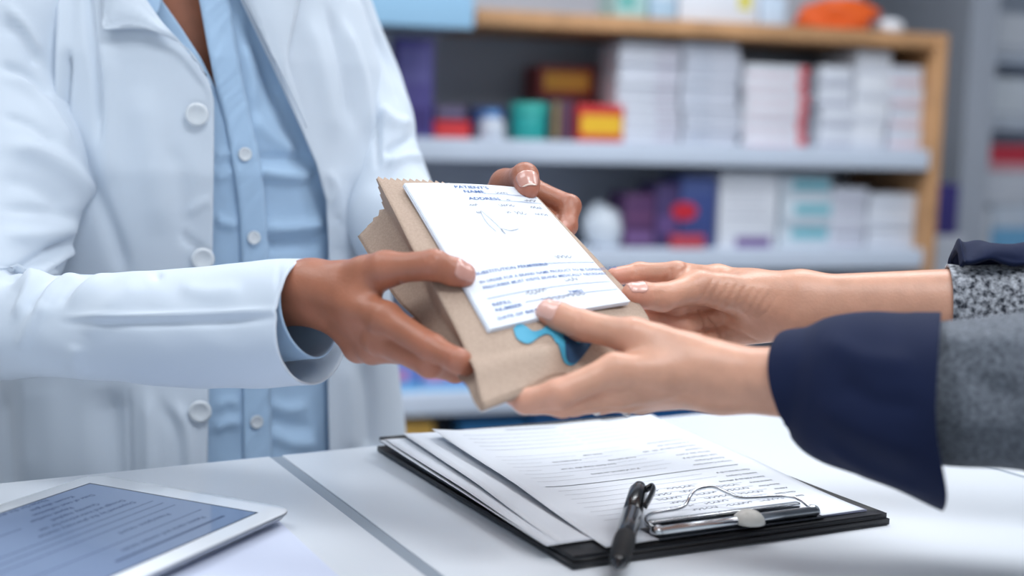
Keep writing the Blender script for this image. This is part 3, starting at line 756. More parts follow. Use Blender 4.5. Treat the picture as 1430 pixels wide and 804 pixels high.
# folded bottom
Vm = []
for j, u in enumerate(us):
    a = np.array(Vf[(NT-1)*(nu_top+1)+j]); b = np.array(Vb[(NT-1)*(nu_top+1)+j])
    for q in (0, .5, 1): Vm.append(a*(1-q)+b*q+E2*.001*(1.2 if q == .5 else 0))
obj('bottom_fold', Vm, [tuple(reversed(f)) for f in gridf(nu_top+1, 3)], kraft, bag, solid=.00035)
# blue printed logo near the bottom of the bag: a rounded swirl
def bag_uv(px, py):
    q = onplane(px, py, -2)
    x_ = np.linspace(0, 59, 1200); l_ = np.stack([np.interp(x_, IDX, Lc[:, k]) for k in (0, 1)], 1); r_2 = np.stack([np.interp(x_, IDX, Rc[:, k]) for k in (0, 1)], 1)
    d = r_2-l_; u = ((q-l_)*d).sum(1)/(d*d).sum(1); e = np.linalg.norm(q-l_-u[:, None]*d, axis=1); i = int(np.argmin(e))
    return u[i], x_[i]/59
def bag_pt(q, up=.35):
    u, t = bag_uv(*q); return np.array(front(u, t))-EN*.001*up
logo = [(716, 462), (722, 476), (738, 482), (752, 474), (764, 470), (774, 478), (780, 492), (790, 502), (806, 498), (826, 480), (838, 462), (828, 448), (800, 448), (770, 452), (758, 462), (744, 466), (732, 458), (722, 456)]
lc = catmull(logo+[logo[0]], 64)[:-1]; cen = None
def poly_fill(store, pts, m, name, up):
    pts = np.array(pts); bm = bmesh.new()
    vs_ = [bm.verts.new((x, y, 0)) for x, y in pts]; f = bm.faces.new(vs_); bmesh.ops.triangulate(bm, faces=[f])
    bmesh.ops.subdivide_edges(bm, edges=bm.edges[:], cuts=3, use_grid_fill=True)
    bm.verts.ensure_lookup_table()
    V = [bag_pt(v.co[:2], up) for v in bm.verts]; F = [tuple(v.index for v in f.verts) for f in bm.faces]; bm.free()
    return obj(name, V, F, m, bag)
poly_fill(None, lc, mat('logo_blue', (66, 158, 190), .6), 'printed_logo', .9)
dk = catmull([(786, 470), (792, 496), (806, 497), (826, 480), (836, 462), (816, 452), (796, 456), (786, 470)], 40)[:-1]
poly_fill(None, dk, mat('logo_navy', (36, 74, 110), .6), 'printed_logo_dark', 1.3)

# ---- prescription pad
pc = [onplane(*q) for q in ((563, 263), (736, 270), (876, 430), (682, 467))]
def pad_pt(u, v, up=0):
    q = (pc[0]*(1-u)+pc[1]*u)*(1-v)+(pc[3]*(1-u)+pc[2]*u)*v
    bul = -5.2*math.sin(math.pi*(.08+.84*min(max(u, 0), 1)))*math.sin(math.pi*(.1+.8*min(max(v, 0), 1)))**.7-1.8
    curl = -4.0*max(0, v-.72)**1.4*u*2.2
    return bp(q[0], q[1], bul+curl-up)
pad = empty('prescription_pad', pad_pt(.5, .5)); tag(pad, 'white prescription pad with blue printing held on the paper bag', 'notepad')
def leaf(name, du, dv, z0, th, m, parent, sh=(0, 0)):
    n, k = 36, 26; V = []
    for s in (0, 1):
        for i in range(n):
            for j in range(k): V.append(pad_pt(j/(k-1)*(1+du)+sh[0], i/(n-1)*(1+dv)+sh[1], z0+(th if s else 0)))
    m_ = n*k; F = gridf(n, k)+[tuple(q+m_ for q in reversed(f)) for f in gridf(n, k)]
    for i in range(n-1):
        F.append((i*k, i*k+m_, (i+1)*k+m_, (i+1)*k)); F.append((i*k+k-1, (i+1)*k+k-1, (i+1)*k+k-1+m_, i*k+k-1+m_))
    for j in range(k-1):
        F.append((j, j+1, j+1+m_, j+m_)); F.append(((n-1)*k+j, (n-1)*k+j+m_, (n-1)*k+j+1+m_, (n-1)*k+j+1))
    return obj(name, V, F, m, parent, smooth=False)
pap = mat('pad_paper', (226, 232, 241), .55, .3)
leaf('backing_card', .0, .0, -.4, .7, mat('pad_card', (214, 222, 236), .6), pad, sh=(-.012, .004))
leaf('lower_leaves', 0, 0, .35, 1.3, pap, pad, sh=(-.007, .002))
topl = leaf('top_leaf', 0, 0, 1.75, .5, pap, pad)
prn = []; hw = []
def pput(store, V2, F2, u, v, su_, sv_):      # text units: x right, y up
    if len(V2): store.append(([pad_pt(u+q[0]*su_, v-q[1]*sv_, 2.7) for q in V2], F2))
def ptext(s_, u, v, h, bold=.02, store=None, wide=1.25):
    Vt, Ft = textmesh(s_, 1., bold)
    pput(prn if store is None else store, Vt, Ft, u, v, h*1.42*wide, h)
def pline(u0, u1, v, wd=.0035, store=None):
    Vt, Ft = ribbon2([(x, 0) for x in np.linspace(u0, u1, 16)], wd); pput(prn if store is None else store, [(a, b, 0) for a, b, _ in Vt], Ft, 0, v, 1, 1)
ptext("PATIENT'S", .36, .047, .034, .012); ptext("NAME", .405, .088, .034, .012); pline(.56, .985, .092, .003)
ptext("ADDRESS", .40, .152, .034, .012); pline(.645, .985, .155, .003)
def phand(u, v, w_, h, n, seed, wd=.004):
    V2, F2 = ribbon2(scribble(u, -v, w_, h, n, seed), wd); pput(hw, V2, F2, 0, 0, 1, 1)
phand(.66, .076, .10, .026, 4, 2); phand(.70, .140, .03, .016, 2, 3); phand(.86, .136, .09, .024, 3, 4)
phand(.37, .195, .06, .02, 3, 5); phand(.60, .197, .12, .026, 5, 6); phand(.86, .20, .09, .03, 4, 7)
phand(.38, .262, .03, .02, 2, 8); phand(.61, .262, .04, .016, 2, 9); phand(.68, .264, .08, .034, 3, 10); phand(.84, .264, .11, .026, 4, 12)
sig = catmull([(.42, -.42), (.40, -.34), (.42, -.25), (.46, -.36), (.475, -.44), (.47, -.40), (.53, -.415), (.60, -.405)], 50)
V2, F2 = ribbon2(sig, .004); pput(hw, V2, F2, 0, 0, 1, 1)
phand(.72, .63, .12, .03, 4, 14)
ptext("SUBSTITUTION PERMISSIBLE", .10, .688, .028, .006, wide=1.05); pline(.5, .99, .676, .003)
ptext("IN ORDER FOR A BRAND NAME PRODUCT TO BE DISPENSED, THE", .095, .742, .026, .004, wide=.93)
ptext("PRESCRIBER MUST WRITE BRAND MEDICALLY NECESSARY", .095, .778, .026, .004, wide=.95)
pline(.08, .985, .836, .003); pline(.30, .985, .90, .003); 
ptext("REFILL", .09, .885, .026, .01); ptext("NUMBER", .09, .918, .026, .01); ptext("TIMES", .62, .892, .024, .01)
ptext("DATE OF BIRTH", .075, .965, .024, .01)
phand(.34, .85, .14, .03, 5, 15); phand(.66, .80, .10, .03, 3, 16); phand(.42, .905, .3, .03, 8, 17)
obj('printed_text', *merge(prn), blue_ink, topl, smooth=False)['kind'] = 'stuff'
obj('handwriting', *merge(hw), mat('pencil_grey', (128, 134, 150), .7), topl, smooth=False)['kind'] = 'stuff'

# ================================================================== hands: joints laid out in space, grown as one skin
def PL(x, y, h):
    r = ray(x, y); o_ = BO-EN*h*.001; return CAM+r*(((o_-CAM)@EN)/(r@EN))
def J(prev, x, y, L, sg):
    r = nrm(ray(x, y)); L = L*.001; q = prev-CAM; b = q@r; disc = max(L*L-(q@q-b*b), 0)
    return CAM+r*(b+sg*math.sqrt(disc))
def pose_A():
    t = PL(647, 384, 9); ip = PL(606, 370, 12.5); mc = J(ip, 538, 376, 35, 1); cm = J(mc, 478, 396, 42, 1); W = J(cm, 434, 410, 30, 1)
    I0 = J(W, 540, 446, 82, -1); I1 = J(I0, 604, 486, 43, -1); I2 = J(I1, 640, 504, 25, -1); I3 = J(I2, 669, 517, 20, 1)
    M0 = J(I0, 534, 474, 19, 1); M1 = J(M0, 600, 507, 46, -1); M2 = J(M1, 636, 517, 28, 1); M3 = J(M2, 654, 512, 15, 1)
    R0 = J(M0, 522, 487, 18, 1); R1 = J(R0, 577, 492, 42, -1); R2 = J(R1, 601, 466, 27, 1); R3 = J(R2, 604, 450, 15, 1)
    L0 = J(R0, 502, 487, 17, 1); L1 = J(L0, 545, 484, 33, -1); L2 = J(L1, 570, 464, 20, 1); L3 = J(L2, 582, 452, 13, 1)
    return dict(W=W, E=P(-25, 452, .99), T=[cm, mc, ip, t], I=[I0, I1, I2, I3], M=[M0, M1, M2, M3], R=[R0, R1, R2, R3], L=[L0, L1, L2, L3])
def pose_B():
    t = PL(738, 263, 8.5); ip = J(t, 733, 246, 14, 1); mc = J(ip, 706, 258, 34, 1); cm = J(mc, 688, 300, 42, 1); W = J(cm, 664, 316, 30, 1)
    I1 = PL(795, 288, -9); I0 = J(I1, 738, 264, 42, 1); I2 = PL(792, 316, -14); I3 = PL(780, 328, -13)
    M1 = PL(780, 318, -20); M0 = J(M1, 730, 288, 45, 1); M2 = PL(778, 342, -18); M3 = PL(768, 352, -16)
    R1 = PL(768, 342, -24); R0 = J(R1, 722, 310, 42, 1); R2 = PL(766, 364, -20); R3 = PL(757, 374, -18)
    L1 = PL(746, 352, -26); L0 = J(L1, 712, 330, 33, 1); L2 = PL(746, 370, -24); L3 = PL(738, 378, -21)
    return dict(W=W, E=J(W, 560, 320, 240, 1), T=[cm, mc, ip, t], I=[I0, I1, I2, I3], M=[M0, M1, M2, M3], R=[R0, R1, R2, R3], L=[L0, L1, L2, L3])
def pose_C():
    t = PL(766, 436, 9); ip = PL(812, 454, 13); mc = J(ip, 884, 470, 35, -1); cm = P(958, 498, .785); W = P(1012, 530, .785)
    I0 = P(856, 518, .765); I1 = P(778, 550, .752); I2 = PL(734, 560, -8); I3 = PL(712, 548, -13)
    M0 = J(I0, 862, 543, 19, 1); M1 = P(786, 562, .772); M2 = PL(744, 560, -18); M3 = PL(722, 546, -20)
    R0 = J(M0, 874, 552, 18, 1); R1 = P(800, 562, .79); R2 = PL(764, 554, -26); R3 = PL(745, 542, -24)
    L0 = J(R0, 892, 556, 17, 1); L1 = P(838, 562, .815); L2 = P(808, 555, .825); L3 = P(792, 548, .83)
    return dict(W=W, E=P(1500, 552, .72), T=[cm, mc, ip, t], I=[I0, I1, I2, I3], M=[M0, M1, M2, M3], R=[R0, R1, R2, R3], L=[L0, L1, L2, L3])
def pose_D():
    t = P(884, 411, .868); ip = J(t, 925, 415, 24, 1); mc = J(ip, 978, 401, 34, 1); cm = J(mc, 1060, 416, 44, 1); W = J(cm, 1126, 428, 33, 1)
    I0 = P(1000, 390, .93); I1 = J(I0, 945, 382, 42, -1); I2 = PL(893, 381, -9); I3 = PL(858, 386, -11)
    M0 = P(1002, 416, .928); M1 = J(M0, 944, 424, 44, -1); M2 = P(908, 424, .893); M3 = PL(885, 416, -17)
    R0 = P(1008, 442, .923); R1 = P(952, 456, .898); R2 = P(915, 450, .890); R3 = P(893, 440, .889)
    L0 = P(1020, 466, .916); L1 = P(976, 480, .898); L2 = P(950, 475, .892); L3 = P(932, 466, .890)
    return dict(W=W, E=P(1560, 432, .86), T=[cm, mc, ip, t], I=[I0, I1, I2, I3], M=[M0, M1, M2, M3], R=[R0, R1, R2, R3], L=[L0, L1, L2, L3])

RAD = dict(I=(10.2, 8.8, 7.6, 6.4), M=(10.4, 9.0, 7.8, 6.6), R=(9.8, 8.5, 7.3, 6.2), L=(8.8, 7.4, 6.5, 5.6), T=(14.5, 11.4, 9.9, 8.2))
def hand_field(h, wrist_r=(16.5, 22), arm_r=30, sc_=1., upto=None):
    """signed distance of one hand with forearm; fingers crease against each other and melt into the palm"""
    W, E = h['W'], h['E']; mm = .001*sc_
    ax = nrm(W-E); spread = h['L'][0]-h['I'][0]; spread = nrm(spread-ax*(spread@ax)*.5)
    pn = nrm(np.cross(nrm((h['M'][0]+h['R'][0])/2-W), spread))      # palm normal (either side)
    sp_w = nrm(spread-ax*(spread@ax))
    fn = nrm(np.cross(ax, sp_w))
    def f(p):
        # forearm: two bones side by side
        d = cone(p, W-sp_w*7*mm, E-sp_w*6*mm, wrist_r[0]*mm, arm_r*mm)
        d = smin(d, cone(p, W+sp_w*8*mm, E+sp_w*6*mm, (wrist_r[0]-1)*mm, arm_r*mm), 14*mm)
        # palm
        car = [W+sp_w*q*mm+ax*6*mm for q in (-10, -3, 4, 11)]
        pal = None
        for c_, k in zip(car, 'IMRL'):
            rr = 10.4 if k != 'L' else 9.6
            q = cone(p, c_, h[k][0]-nrm(h[k][0]-c_)*3*mm, 12.5*mm, rr*mm)
            pal = q if pal is None else smin(pal, q, 9*mm)
        th0 = cone(p, W+(h['T'][0]-W)*.35, h['T'][0], 13.5*mm, 14*mm)
        th1 = cone(p, h['T'][0], h['T'][1], 14.2*mm, 11.6*mm)
        pal = smin(pal, smin(th0, th1, 8*mm), 13*mm)
        # web between thumb and index metacarpals
        web = cone(p, h['T'][0]*.45+h['T'][1]*.55, h['I'][0]*.62+W*.38, 7.5*mm, 8*mm)
        pal = smin(pal, web, 14*mm)
        d = smin(d, pal, 18*mm)
        th = None
        fing = None
        for k in 'IMRL':
            r = RAD[k]; j = h[k]; g = None
            for i in range(3):
                mid = (j[i]+j[i+1])/2
                if i < 2:
                    a = cone(p, j[i], mid, r[i]*mm, (r[i]*.45+r[i+1]*.5)*mm); b = cone(p, mid, j[i+1], (r[i]*.45+r[i+1]*.5)*mm, r[i+1]*mm)
                    q = np.minimum(a, b)
                else: q = cone(p, j[i], j[i+1], r[i]*mm, r[i+1]*mm)
                g = q if g is None else smin(g, q, 3*mm)
            fing = g if fing is None else smin(fing, g, 1.6*mm)
        d = smin(d, fing, 7*mm)
        j = h['T']; r = RAD['T']
        mid = (j[1]+j[2])/2
        g = np.minimum(cone(p, j[1], mid, 11.6*mm, 9.8*mm), cone(p, mid, j[2], 9.8*mm, r[2]*mm))
        mid2 = j[2]*.35+j[3]*.65
        g2 = smin(cone(p, j[2], mid2, r[2]*mm, 9.3*mm), cone(p, mid2, j[3], 9.3*mm, r[3]*mm), 2*mm)
        g = smin(g, g2, 3*mm)
        d = smin(d, g, 5*mm)
        return d
    pts = [W, E]+[q for k in 'TIMRL' for q in h[k]]
    return f, np.array(pts), pn
def build_hand(h, arm_cut, vox=.00135, creases=(), **kw):
    f, pts, pn = hand_field(h, **kw)
    W, E = h['W'], h['E']; Ec = W+(E-W)*arm_cut
    pts = np.array([W, Ec]+[q for k in 'TIMRL' for q in h[k]])
    lo = pts.min(0)-.034; hi = pts.max(0)+.034
    axE = nrm(E-W); cut = (Ec-W)@axE
    g = lambda p: np.maximum(f(p), (p-W)@axE-cut)
    V, F, N = isosurface(g, lo, hi, vox)
    q = proj(V); D = np.zeros(len(V)); view = ((CAM-V)*N).sum(1) > 0
    for poly, amp, wid in creases:
        pl = catmull(np.asarray(poly, float), 20) if len(poly) > 2 else np.asarray(poly, float)
        d, t = segdist(q, pl); D += amp*.001*np.exp(-(d/wid)**2)*np.clip(np.minimum(t, 1-t)*6+.1, 0, 1)*view
    V = V+N*D[:, None]
    # natural skin colour: pinker at finger ends and palm side
    tint = np.zeros(len(V))
    for k in 'TIMRL':
        tp = h[k][3]; d = np.linalg.norm(V-tp, axis=1); tint = np.maximum(tint, .75*np.exp(-(d/.012)**2))
        for i in (1, 2):
            d = np.linalg.norm(V-h[k][i], axis=1); tint = np.maximum(tint, .35*np.exp(-(d/.010)**2))
    return V, F, tint
def skin_mat(name, rgb, pink):
    m = mat(name, rgb, .40, .5, var=.12, var_scale=70, sss=.12, bump=('noise', 520, .22), attr=('tint', pink))
    return m
def body_obj(name, pieces, m, parent):
    V = []; F = []; T = []
    for v, f, t in pieces:
        k = sum(len(q) for q in V); V.append(v); F.append(np.asarray(f)+k); T += list(t)
    o = obj(name, np.concatenate(V), np.concatenate(F), m, parent)
    a = o.data.attributes.new('tint', 'FLOAT', 'POINT'); a.data.foreach_set('value', np.array(T, np.float32))
    return o
def nail(parent, m, j_prev, tip, up, r, ln, wd_ang=58, back=.45, tipm=None, lift=.35, curve=.28, field=None):
    """curved nail plate on the back of a finger end"""
    a = nrm(tip-j_prev); up = np.asarray(up, float); up = nrm(up-a*(up@a)); s = np.cross(a, up)
    n, k = 14, 13; V = []; mm = .001
    for i in range(n):
        x = -ln*back+ln*i/(n-1)
        wf = math.sqrt(max(.05, 1-((i/(n-1)-.5)*2)**4*.55)) if i < n/2 else math.sqrt(max(.05, 1-max(0, (i/(n-1)-.62)/.38)**3*.75))
        drop = curve*max(0, x)**2/r
        for jx in range(k):
            th = math.radians(wd_ang)*wf*(jx/(k-1)*2-1)
            rr = r+lift
            V.append(tip+a*x*mm+(up*(rr*math.cos(th)-drop)+s*rr*.98*math.sin(th))*mm)
    V = np.array(V)
    if field is not None:      # settle the plate on the skin
        for _ in range(3):
            g = np.zeros_like(V)
            for q in range(3):
                d_ = np.zeros(3); d_[q] = .0004; g[:, q] = field(V+d_)-field(V-d_)
            V = V-nrm(g)*(field(V)-lift*.001)[:, None]
    o = obj('fingernail', V, gridf(n, k), m, parent, solid=.0009)
    if tipm:
        V2 = []
        for i in (0, 1):
            for jx in range(k):
                base = np.array(V[(n-2+i)*k+jx]); V2.append(base+up*.25*mm+a*.3*mm*i)
        obj('nail_edge', V2, gridf(2, k), tipm, o, solid=.0007)
    return o
HA, HB, HC, HD = pose_A(), pose_B(), pose_C(), pose_D()
skin1 = skin_mat('skin_deep', (172, 110, 84), (198, 126, 108)); skin2 = skin_mat('skin_light', (214, 160, 134), (224, 150, 130))
nail_m1 = mat('nail_plate_deep', (206, 152, 138), .25, .6, coat=.4); nail_m2 = mat('nail_plate_light', (228, 178, 164), .25, .6, coat=.4)
nail_tip = mat('nail_free_edge', (238, 214, 200), .3, .5)
pharm = empty('person', (-.30, 1.24, 0)); tag(pharm, 'person in a white coat over a pale blue shirt holding out the paper bag', 'person')
cust = empty('person', (.62, .75, 0)); tag(cust, 'person in a grey coat with navy cuffs reaching for the paper bag', 'person')
cr_A = [([(561, 393), (556, 404), (552, 420)], -1.2, 3), ([(600, 356), (606, 366)], -.5, 2.5), ([(594, 356), (598, 366)], -.4, 2.5)]
cr_D = [([(975, 428), (985, 450), (985, 475)], -.9, 3), ([(990, 440), (1005, 460), (1010, 482)], -1.2, 3), ([(1000, 448), (1030, 462), (1060, 478)], -.8, 3),
        ([(920, 405), (923, 416), (920, 426)], -.7, 2.2), ([(914, 406), (916, 416)], -.4, 2), ([(925, 404), (928, 414), (926, 426)], -.5, 2), ([(958, 363), (960, 372), (950, 382)], -1.0, 2.5), ([(938, 372), (934, 384), (926, 392)], -.9, 3), ([(884, 370), (887, 378), (883, 388)], -.6, 2.2)]
for i in range(9):
    x = 985+i*11; cr_D.append(([(x+14, 384+i*3), (x, 408+i*3), (x-14, 428+i*2)], -.55, 2.6))
cr_C = [([(818, 489), (808, 478), (796, 470)], -1.0, 3), ([(806, 436), (810, 446), (806, 458)], -.4, 2.5)]
b1 = body_obj('body', [build_hand(HA, .30, creases=cr_A), build_hand(HB, .45)], skin1, pharm)
b2 = body_obj('body', [build_hand(HC, .50, creases=cr_C, wrist_r=(17.0, 22)), build_hand(HD, .50, creases=cr_D, wrist_r=(15.5, 22), arm_r=27)], skin2, cust)
vw = lambda p: nrm(CAM-p)
nail(b1, nail_m1, HA['T'][2], HA['T'][3], (.35, -.75, .65), 8.5, 15.5, back=.55, lift=.4, field=hand_field(HA)[0])
nail(b1, nail_m1, HB['T'][2], HB['T'][3], (.05, -.9, .55), 8.8, 14, wd_ang=58, back=.62, lift=.45, tipm=nail_tip, field=hand_field(HB)[0])
nail(b2, nail_m2, HC['T'][2], HC['T'][3], (-.25, -.75, .6), 8.5, 15, back=.52, lift=.4, field=hand_field(HC, wrist_r=(17.0, 22))[0])
nail(b2, nail_m2, HD['T'][2], HD['T'][3], (-.1, -.35, .95), 8.4, 14, back=.5, lift=.35, field=hand_field(HD, wrist_r=(15.5, 22), arm_r=27)[0])

# ================================================================== the pharmacist's clothes
YAW = math.radians(25)
FD = np.array([math.sin(YAW), -math.cos(YAW), 0]); SD = np.array([math.cos(YAW), math.sin(YAW), 0])
TC = np.array([-.30, 1.24, 0])
zs_ = [.45, .80, .95, 1.08, 1.18, 1.28, 1.34, 1.38, 1.42, 1.46]
as_ = [.215, .20, .185, .172, .172, .160, .140, .120, .095, .065]
bs_ = [.165, .155, .140, .128, .140, .132, .118, .100, .080, .065]
def ab(z, off=0): return np.interp(z, zs_, as_)+off, np.interp(z, zs_, bs_)+off
def tor(th, z, off=0):
    a, b = ab(z, off); return TC+np.multiply.outer(a*np.sin(th), SD)+np.multiply.outer(b*np.cos(th), FD)+np.multiply.outer(np.ones_like(th)*z, SZ)
def drape(px, py, off=0):
    """point of the torso surface seen at a pixel, and its outward normal"""
    r = ray(px, py); lo, hi = .8, 1.24
    def g(d):
        p = CAM+r*d/r[1]; a, b = ab(p[2], off); q = p-TC; return ((q@SD)/a)**2+((q@FD)/b)**2-1
    ds = np.linspace(.85, 1.40, 90); v = [g(d) for d in ds]; d0 = None
    for i in range(len(ds)-1):
        if v[i] > 0 and v[i+1] <= 0:
            lo, hi = ds[i], ds[i+1]
            for _ in range(18):
                m_ = (lo+hi)/2
                if g(m_) > 0: lo = m_
                else: hi = m_
            d0 = hi; break
    if d0 is None: d0 = ds[int(np.argmin(v))]
    p = CAM+r*d0/r[1]; a, b = ab(p[2], off); q = p-TC
    n = nrm(SD*(q@SD)/a**2+FD*(q@FD)/b**2); return p, n
def edge_theta(z, table, off):
    th = np.linspace(-1.5, 1.5, 301); q = proj(tor(th, z, off)); ys, xs = zip(*table)
    e = q[:, 0]-np.interp(q[:, 1], ys, xs)
    k = np.where((e[:-1] <= 0) & (e[1:] > 0))[0]
    if len(k) == 0: return -1.5 if e[0] > 0 else 1.5
    i = k[0]; return th[i]+(th[i+1]-th[i])*(-e[i])/(e[i+1]-e[i])
ER = [(-150, 110), (-80, 150), (0, 205), (30, 226), (60, 252), (90, 277), (115, 293), (140, 299), (200, 299), (350, 297), (480, 293), (640, 290), (1400, 280)]
EL = [(-150, 285), (-80, 305), (0, 338), (60, 368), (130, 402), (180, 425), (230, 446), (280, 457), (350, 461), (480, 459), (640, 463), (1400, 480)]
def garment(table_r, table_l, off, zmin, zmax, nz, nth):
    V = []
    for z in np.linspace(zmin, zmax, nz):
        t0 = edge_theta(z, table_l, off); t1 = edge_theta(z, table_r, off)+2*np.pi
        # denser at the front
        s = np.linspace(0, 1, nth); s = s+.13*np.sin(2*np.pi*s)*-1*-1*.0
        V.append(tor(t0+(t1-t0)*s, z, off))
    V = np.concatenate(V); return V, outward(V, gridf(nz, nth))
coat_m = mat('white_coat_cotton', (208, 218, 230), .8, .25, sheen=.15, bump=('weave', 900, .18))
shirt_m = mat('blue_shirt_cotton', (170, 198, 226), .75, .25, sheen=.15, bump=('weave', 1200, .12))
V, F = garment(ER, EL, .012, .46, 1.455, 250, 420)
N = vnormals(V, F)
V = V+N*(wob(V, 26, .0022, 1, (1, 1, .35))+wob(V, 60, .0008, 2, (1, 1, .5)))[:, None]
coat_folds = [([(76, -40), (73, 60), (71, 150), (80, 200)], -4, 4), ([(90, -20), (86, 80), (84, 170)], 4, 7), ([(96, 70), (94, 110), (89, 185)], -6, 4), ([(118, -40), (128, 60), (137, 120), (140, 200)], -5, 6), ([(150, 60), (150, 150), (150, 260)], 3, 14),
              ([(100, 180), (130, 260), (165, 350), (175, 400)], -4, 12), ([(195, 120), (215, 240), (230, 330)], 2.5, 22), ([(240, 200), (255, 260), (262, 330)], -1.5, 14), ([(250, 325), (268, 340), (285, 350)], -2, 6), ([(262, 300), (280, 285), (296, 280)], 1.6, 6),
              ([(60, 520), (70, 600), (80, 700)], 4, 26), ([(150, 540), (158, 620), (165, 720)], -8, 24), ([(205, 545), (208, 620), (212, 720)], 3, 10), ([(178, 540), (180, 620), (182, 700)], -2, 3), ([(240, 560), (262, 600), (270, 680)], 3, 9), ([(225, 560), (245, 610), (250, 690)], -2.5, 8), 
              ([(30, 480), (40, 560), (44, 680)], 3, 16), ([(0, 540), (8, 620), (10, 700)], -4, 12),
              ([(430, 20), (452, 110), (470, 200)], 3, 14), ([(458, 10), (480, 90), (495, 180)], -4, 8), ([(480, 30), (505, 110), (515, 190)], 4, 8), ([(470, 230), (476, 320), (482, 420)], 2.5, 12), ([(455, 240), (466, 256), (462, 290)], 2, 6), ([(500, 250), (505, 330), (508, 420)], -3, 12), ([(480, 500), (486, 560), (488, 640)], 3, 12), ([(510, 500), (516, 560), (520, 640)], -4, 10), ([(466, 300), (474, 312), (482, 318)], -1.5, 5), ([(464, 345), (474, 352), (484, 356)], -1.5, 5)]
V = folds(V, F, [(p_, a_*1.35, w_) for p_, a_, w_ in coat_folds])
coat = obj('white_coat', V, F, coat_m, pharm, solid=.0018)
coat['label'] = 'open white laboratory coat'
def patch(name, outline, off, m, parent, th=.0015, cuts=5, bulge=0, edge_lift=None, base=.012):
    """cloth piece lying over the torso, given by its outline"""
    pts = np.array(outline, float); bm = bmesh.new()
    vs_ = [bm.verts.new((x, y, 0)) for x, y in pts]; f = bm.faces.new(vs_)
    bmesh.ops.triangulate(bm, faces=[f]); bmesh.ops.subdivide_edges(bm, edges=bm.edges[:], cuts=cuts, use_grid_fill=True)
    bmesh.ops.triangulate(bm, faces=bm.faces[:])
    bm.verts.ensure_lookup_table(); V = []
    for v in bm.verts:
        p, n = drape(v.co[0], v.co[1], base); d, _ = segdist(np.array([v.co[:2]]), np.vstack([pts, pts[:1]]))
        o_ = off+bulge*(1-math.exp(-(d[0]/14)**2))+(edge_lift(v.co[0], v.co[1]) if edge_lift else 0)
        V.append(p+n*o_)
    F = [tuple(v.index for v in f.verts) for f in bm.faces]; bm.free()
    V = np.array(V); N = vnormals(V, F)
    if ((CAM-V)*N).sum() < 0: F = [tuple(reversed(f)) for f in F]
    return obj(name, V, F, m, parent, solid=th)
lapR = catmull([(147, -46), (147, 0), (149, 34), (153, 42)], 8).tolist()+catmull([(165, 42), (200, 41), (222, 47), (262, 68), (284, 98), (296, 122)], 16).tolist()+catmull([(298, 128), (292, 112), (277, 88), (252, 58), (226, 28), (205, -2), (175, -46)], 20).tolist()
patch('lapel', lapR, .007, coat_m, coat, bulge=.006, edge_lift=lambda x, y: .004*math.exp(-((y-45)/14)**2))
lapL = catmull([(316, -46), (338, 0), (368, 60), (402, 130), (424, 178)], 16).tolist()+catmull([(420, 160), (404, 110), (398, 80), (408, 30), (414, 0), (424, -46)], 14).tolist()
patch('lapel', lapL, .006, coat_m, coat, bulge=.005)
def button(px, py, rmm, m, parent, base, holes=4, lift=.004):
    p, n = drape(px, py, base); p = p+n*lift; s1 = nrm(np.cross(n, SZ)); s2 = np.cross(n, s1); mm = .001; V = []; k = 28
    prof = [(1, 0), (1.0, .8), (.93, 1.5), (.82, 1.6), (.72, 1.1), (.35, .8), (.0001, .8)] if holes != 1 else [(1, 0), (1, 1.0), (.9, 2.0), (.74, 2.2), (.6, 1.5), (.3, .8), (.0001, .7)]
    for r_, h_ in prof:
        for j in range(k):
            t = 2*math.pi*j/k; V.append(p+(s1*math.cos(t)+s2*math.sin(t))*r_*rmm*mm+n*h_*mm)
    o = obj('button', V, [tuple(reversed(f)) for f in gridf(len(prof), k, True)], m, parent)
    for i in range(max(holes, 2) if holes != 1 else 2):
        t = 2*math.pi*i/(holes if holes > 1 else 2)+.6; c_ = p+(s1*math.cos(t)+s2*math.sin(t))*rmm*.24*mm+n*.8*mm
    return o
btn_m = mat('pearl_button', (214, 220, 226), .2, .6, coat=.5)
for q in ((275, 160), (283, 361), (279, 573)): button(*q, 10, btn_m, coat, .012, 1, .0045)

# shirt with a slit down to the first fastened button
SL = [(-150, 246), (-80, 262), (0, 278), (60, 289), (122, 301.5), (160, 318), (215, 336), (310, 350), (590, 356), (1400, 358)]
SR = [(-150, 190), (-80, 210), (0, 226), (40, 254), (80, 280), (122, 301), (160, 322), (215, 341), (310, 355), (590, 361), (1400, 363)]
V, F = garment(SR, SL, -.001, .60, 1.45, 220, 420)
N = vnormals(V, F)
V = V+N*(wob(V, 30, .0012, 5)+wob(V, 80, .0005, 6))[:, None]
shirt_folds = [([(352, 236), (395, 244), (445, 246)], 5, 9), ([(352, 222), (395, 222), (440, 220)], -3, 7), ([(365, 318), (405, 318), (456, 310)], 4.5, 8), ([(365, 340), (405, 342), (456, 338)], -3, 9), ([(300, 305), (320, 312), (332, 312)], 3, 6), ([(300, 218), (316, 214), (328, 214)], 2, 5), ([(300, 248), (315, 244), (326, 236)], 2, 6),
               ([(350, 160), (380, 190), (420, 215)], 3, 12), ([(365, 60), (395, 140), (430, 230), (455, 300)], -5, 16), ([(345, 20), (370, 90), (392, 150)], -3, 10), ([(340, 60), (352, 100), (356, 150)], 2.5, 8), ([(300, 570), (318, 560), (335, 566)], 2.5, 6), ([(298, 600), (318, 590), (338, 592)], 3, 7), ([(372, 560), (400, 572), (430, 568)], 3, 8), ([(372, 600), (405, 618), (445, 620)], 3, 9), ([(372, 585), (400, 594), (440, 596)], -2, 6)]
V = folds(V, F, [(p_, a_*1.5, w_) for p_, a_, w_ in shirt_folds])
shirt = obj('blue_shirt', V, F, shirt_m, pharm, solid=.001)
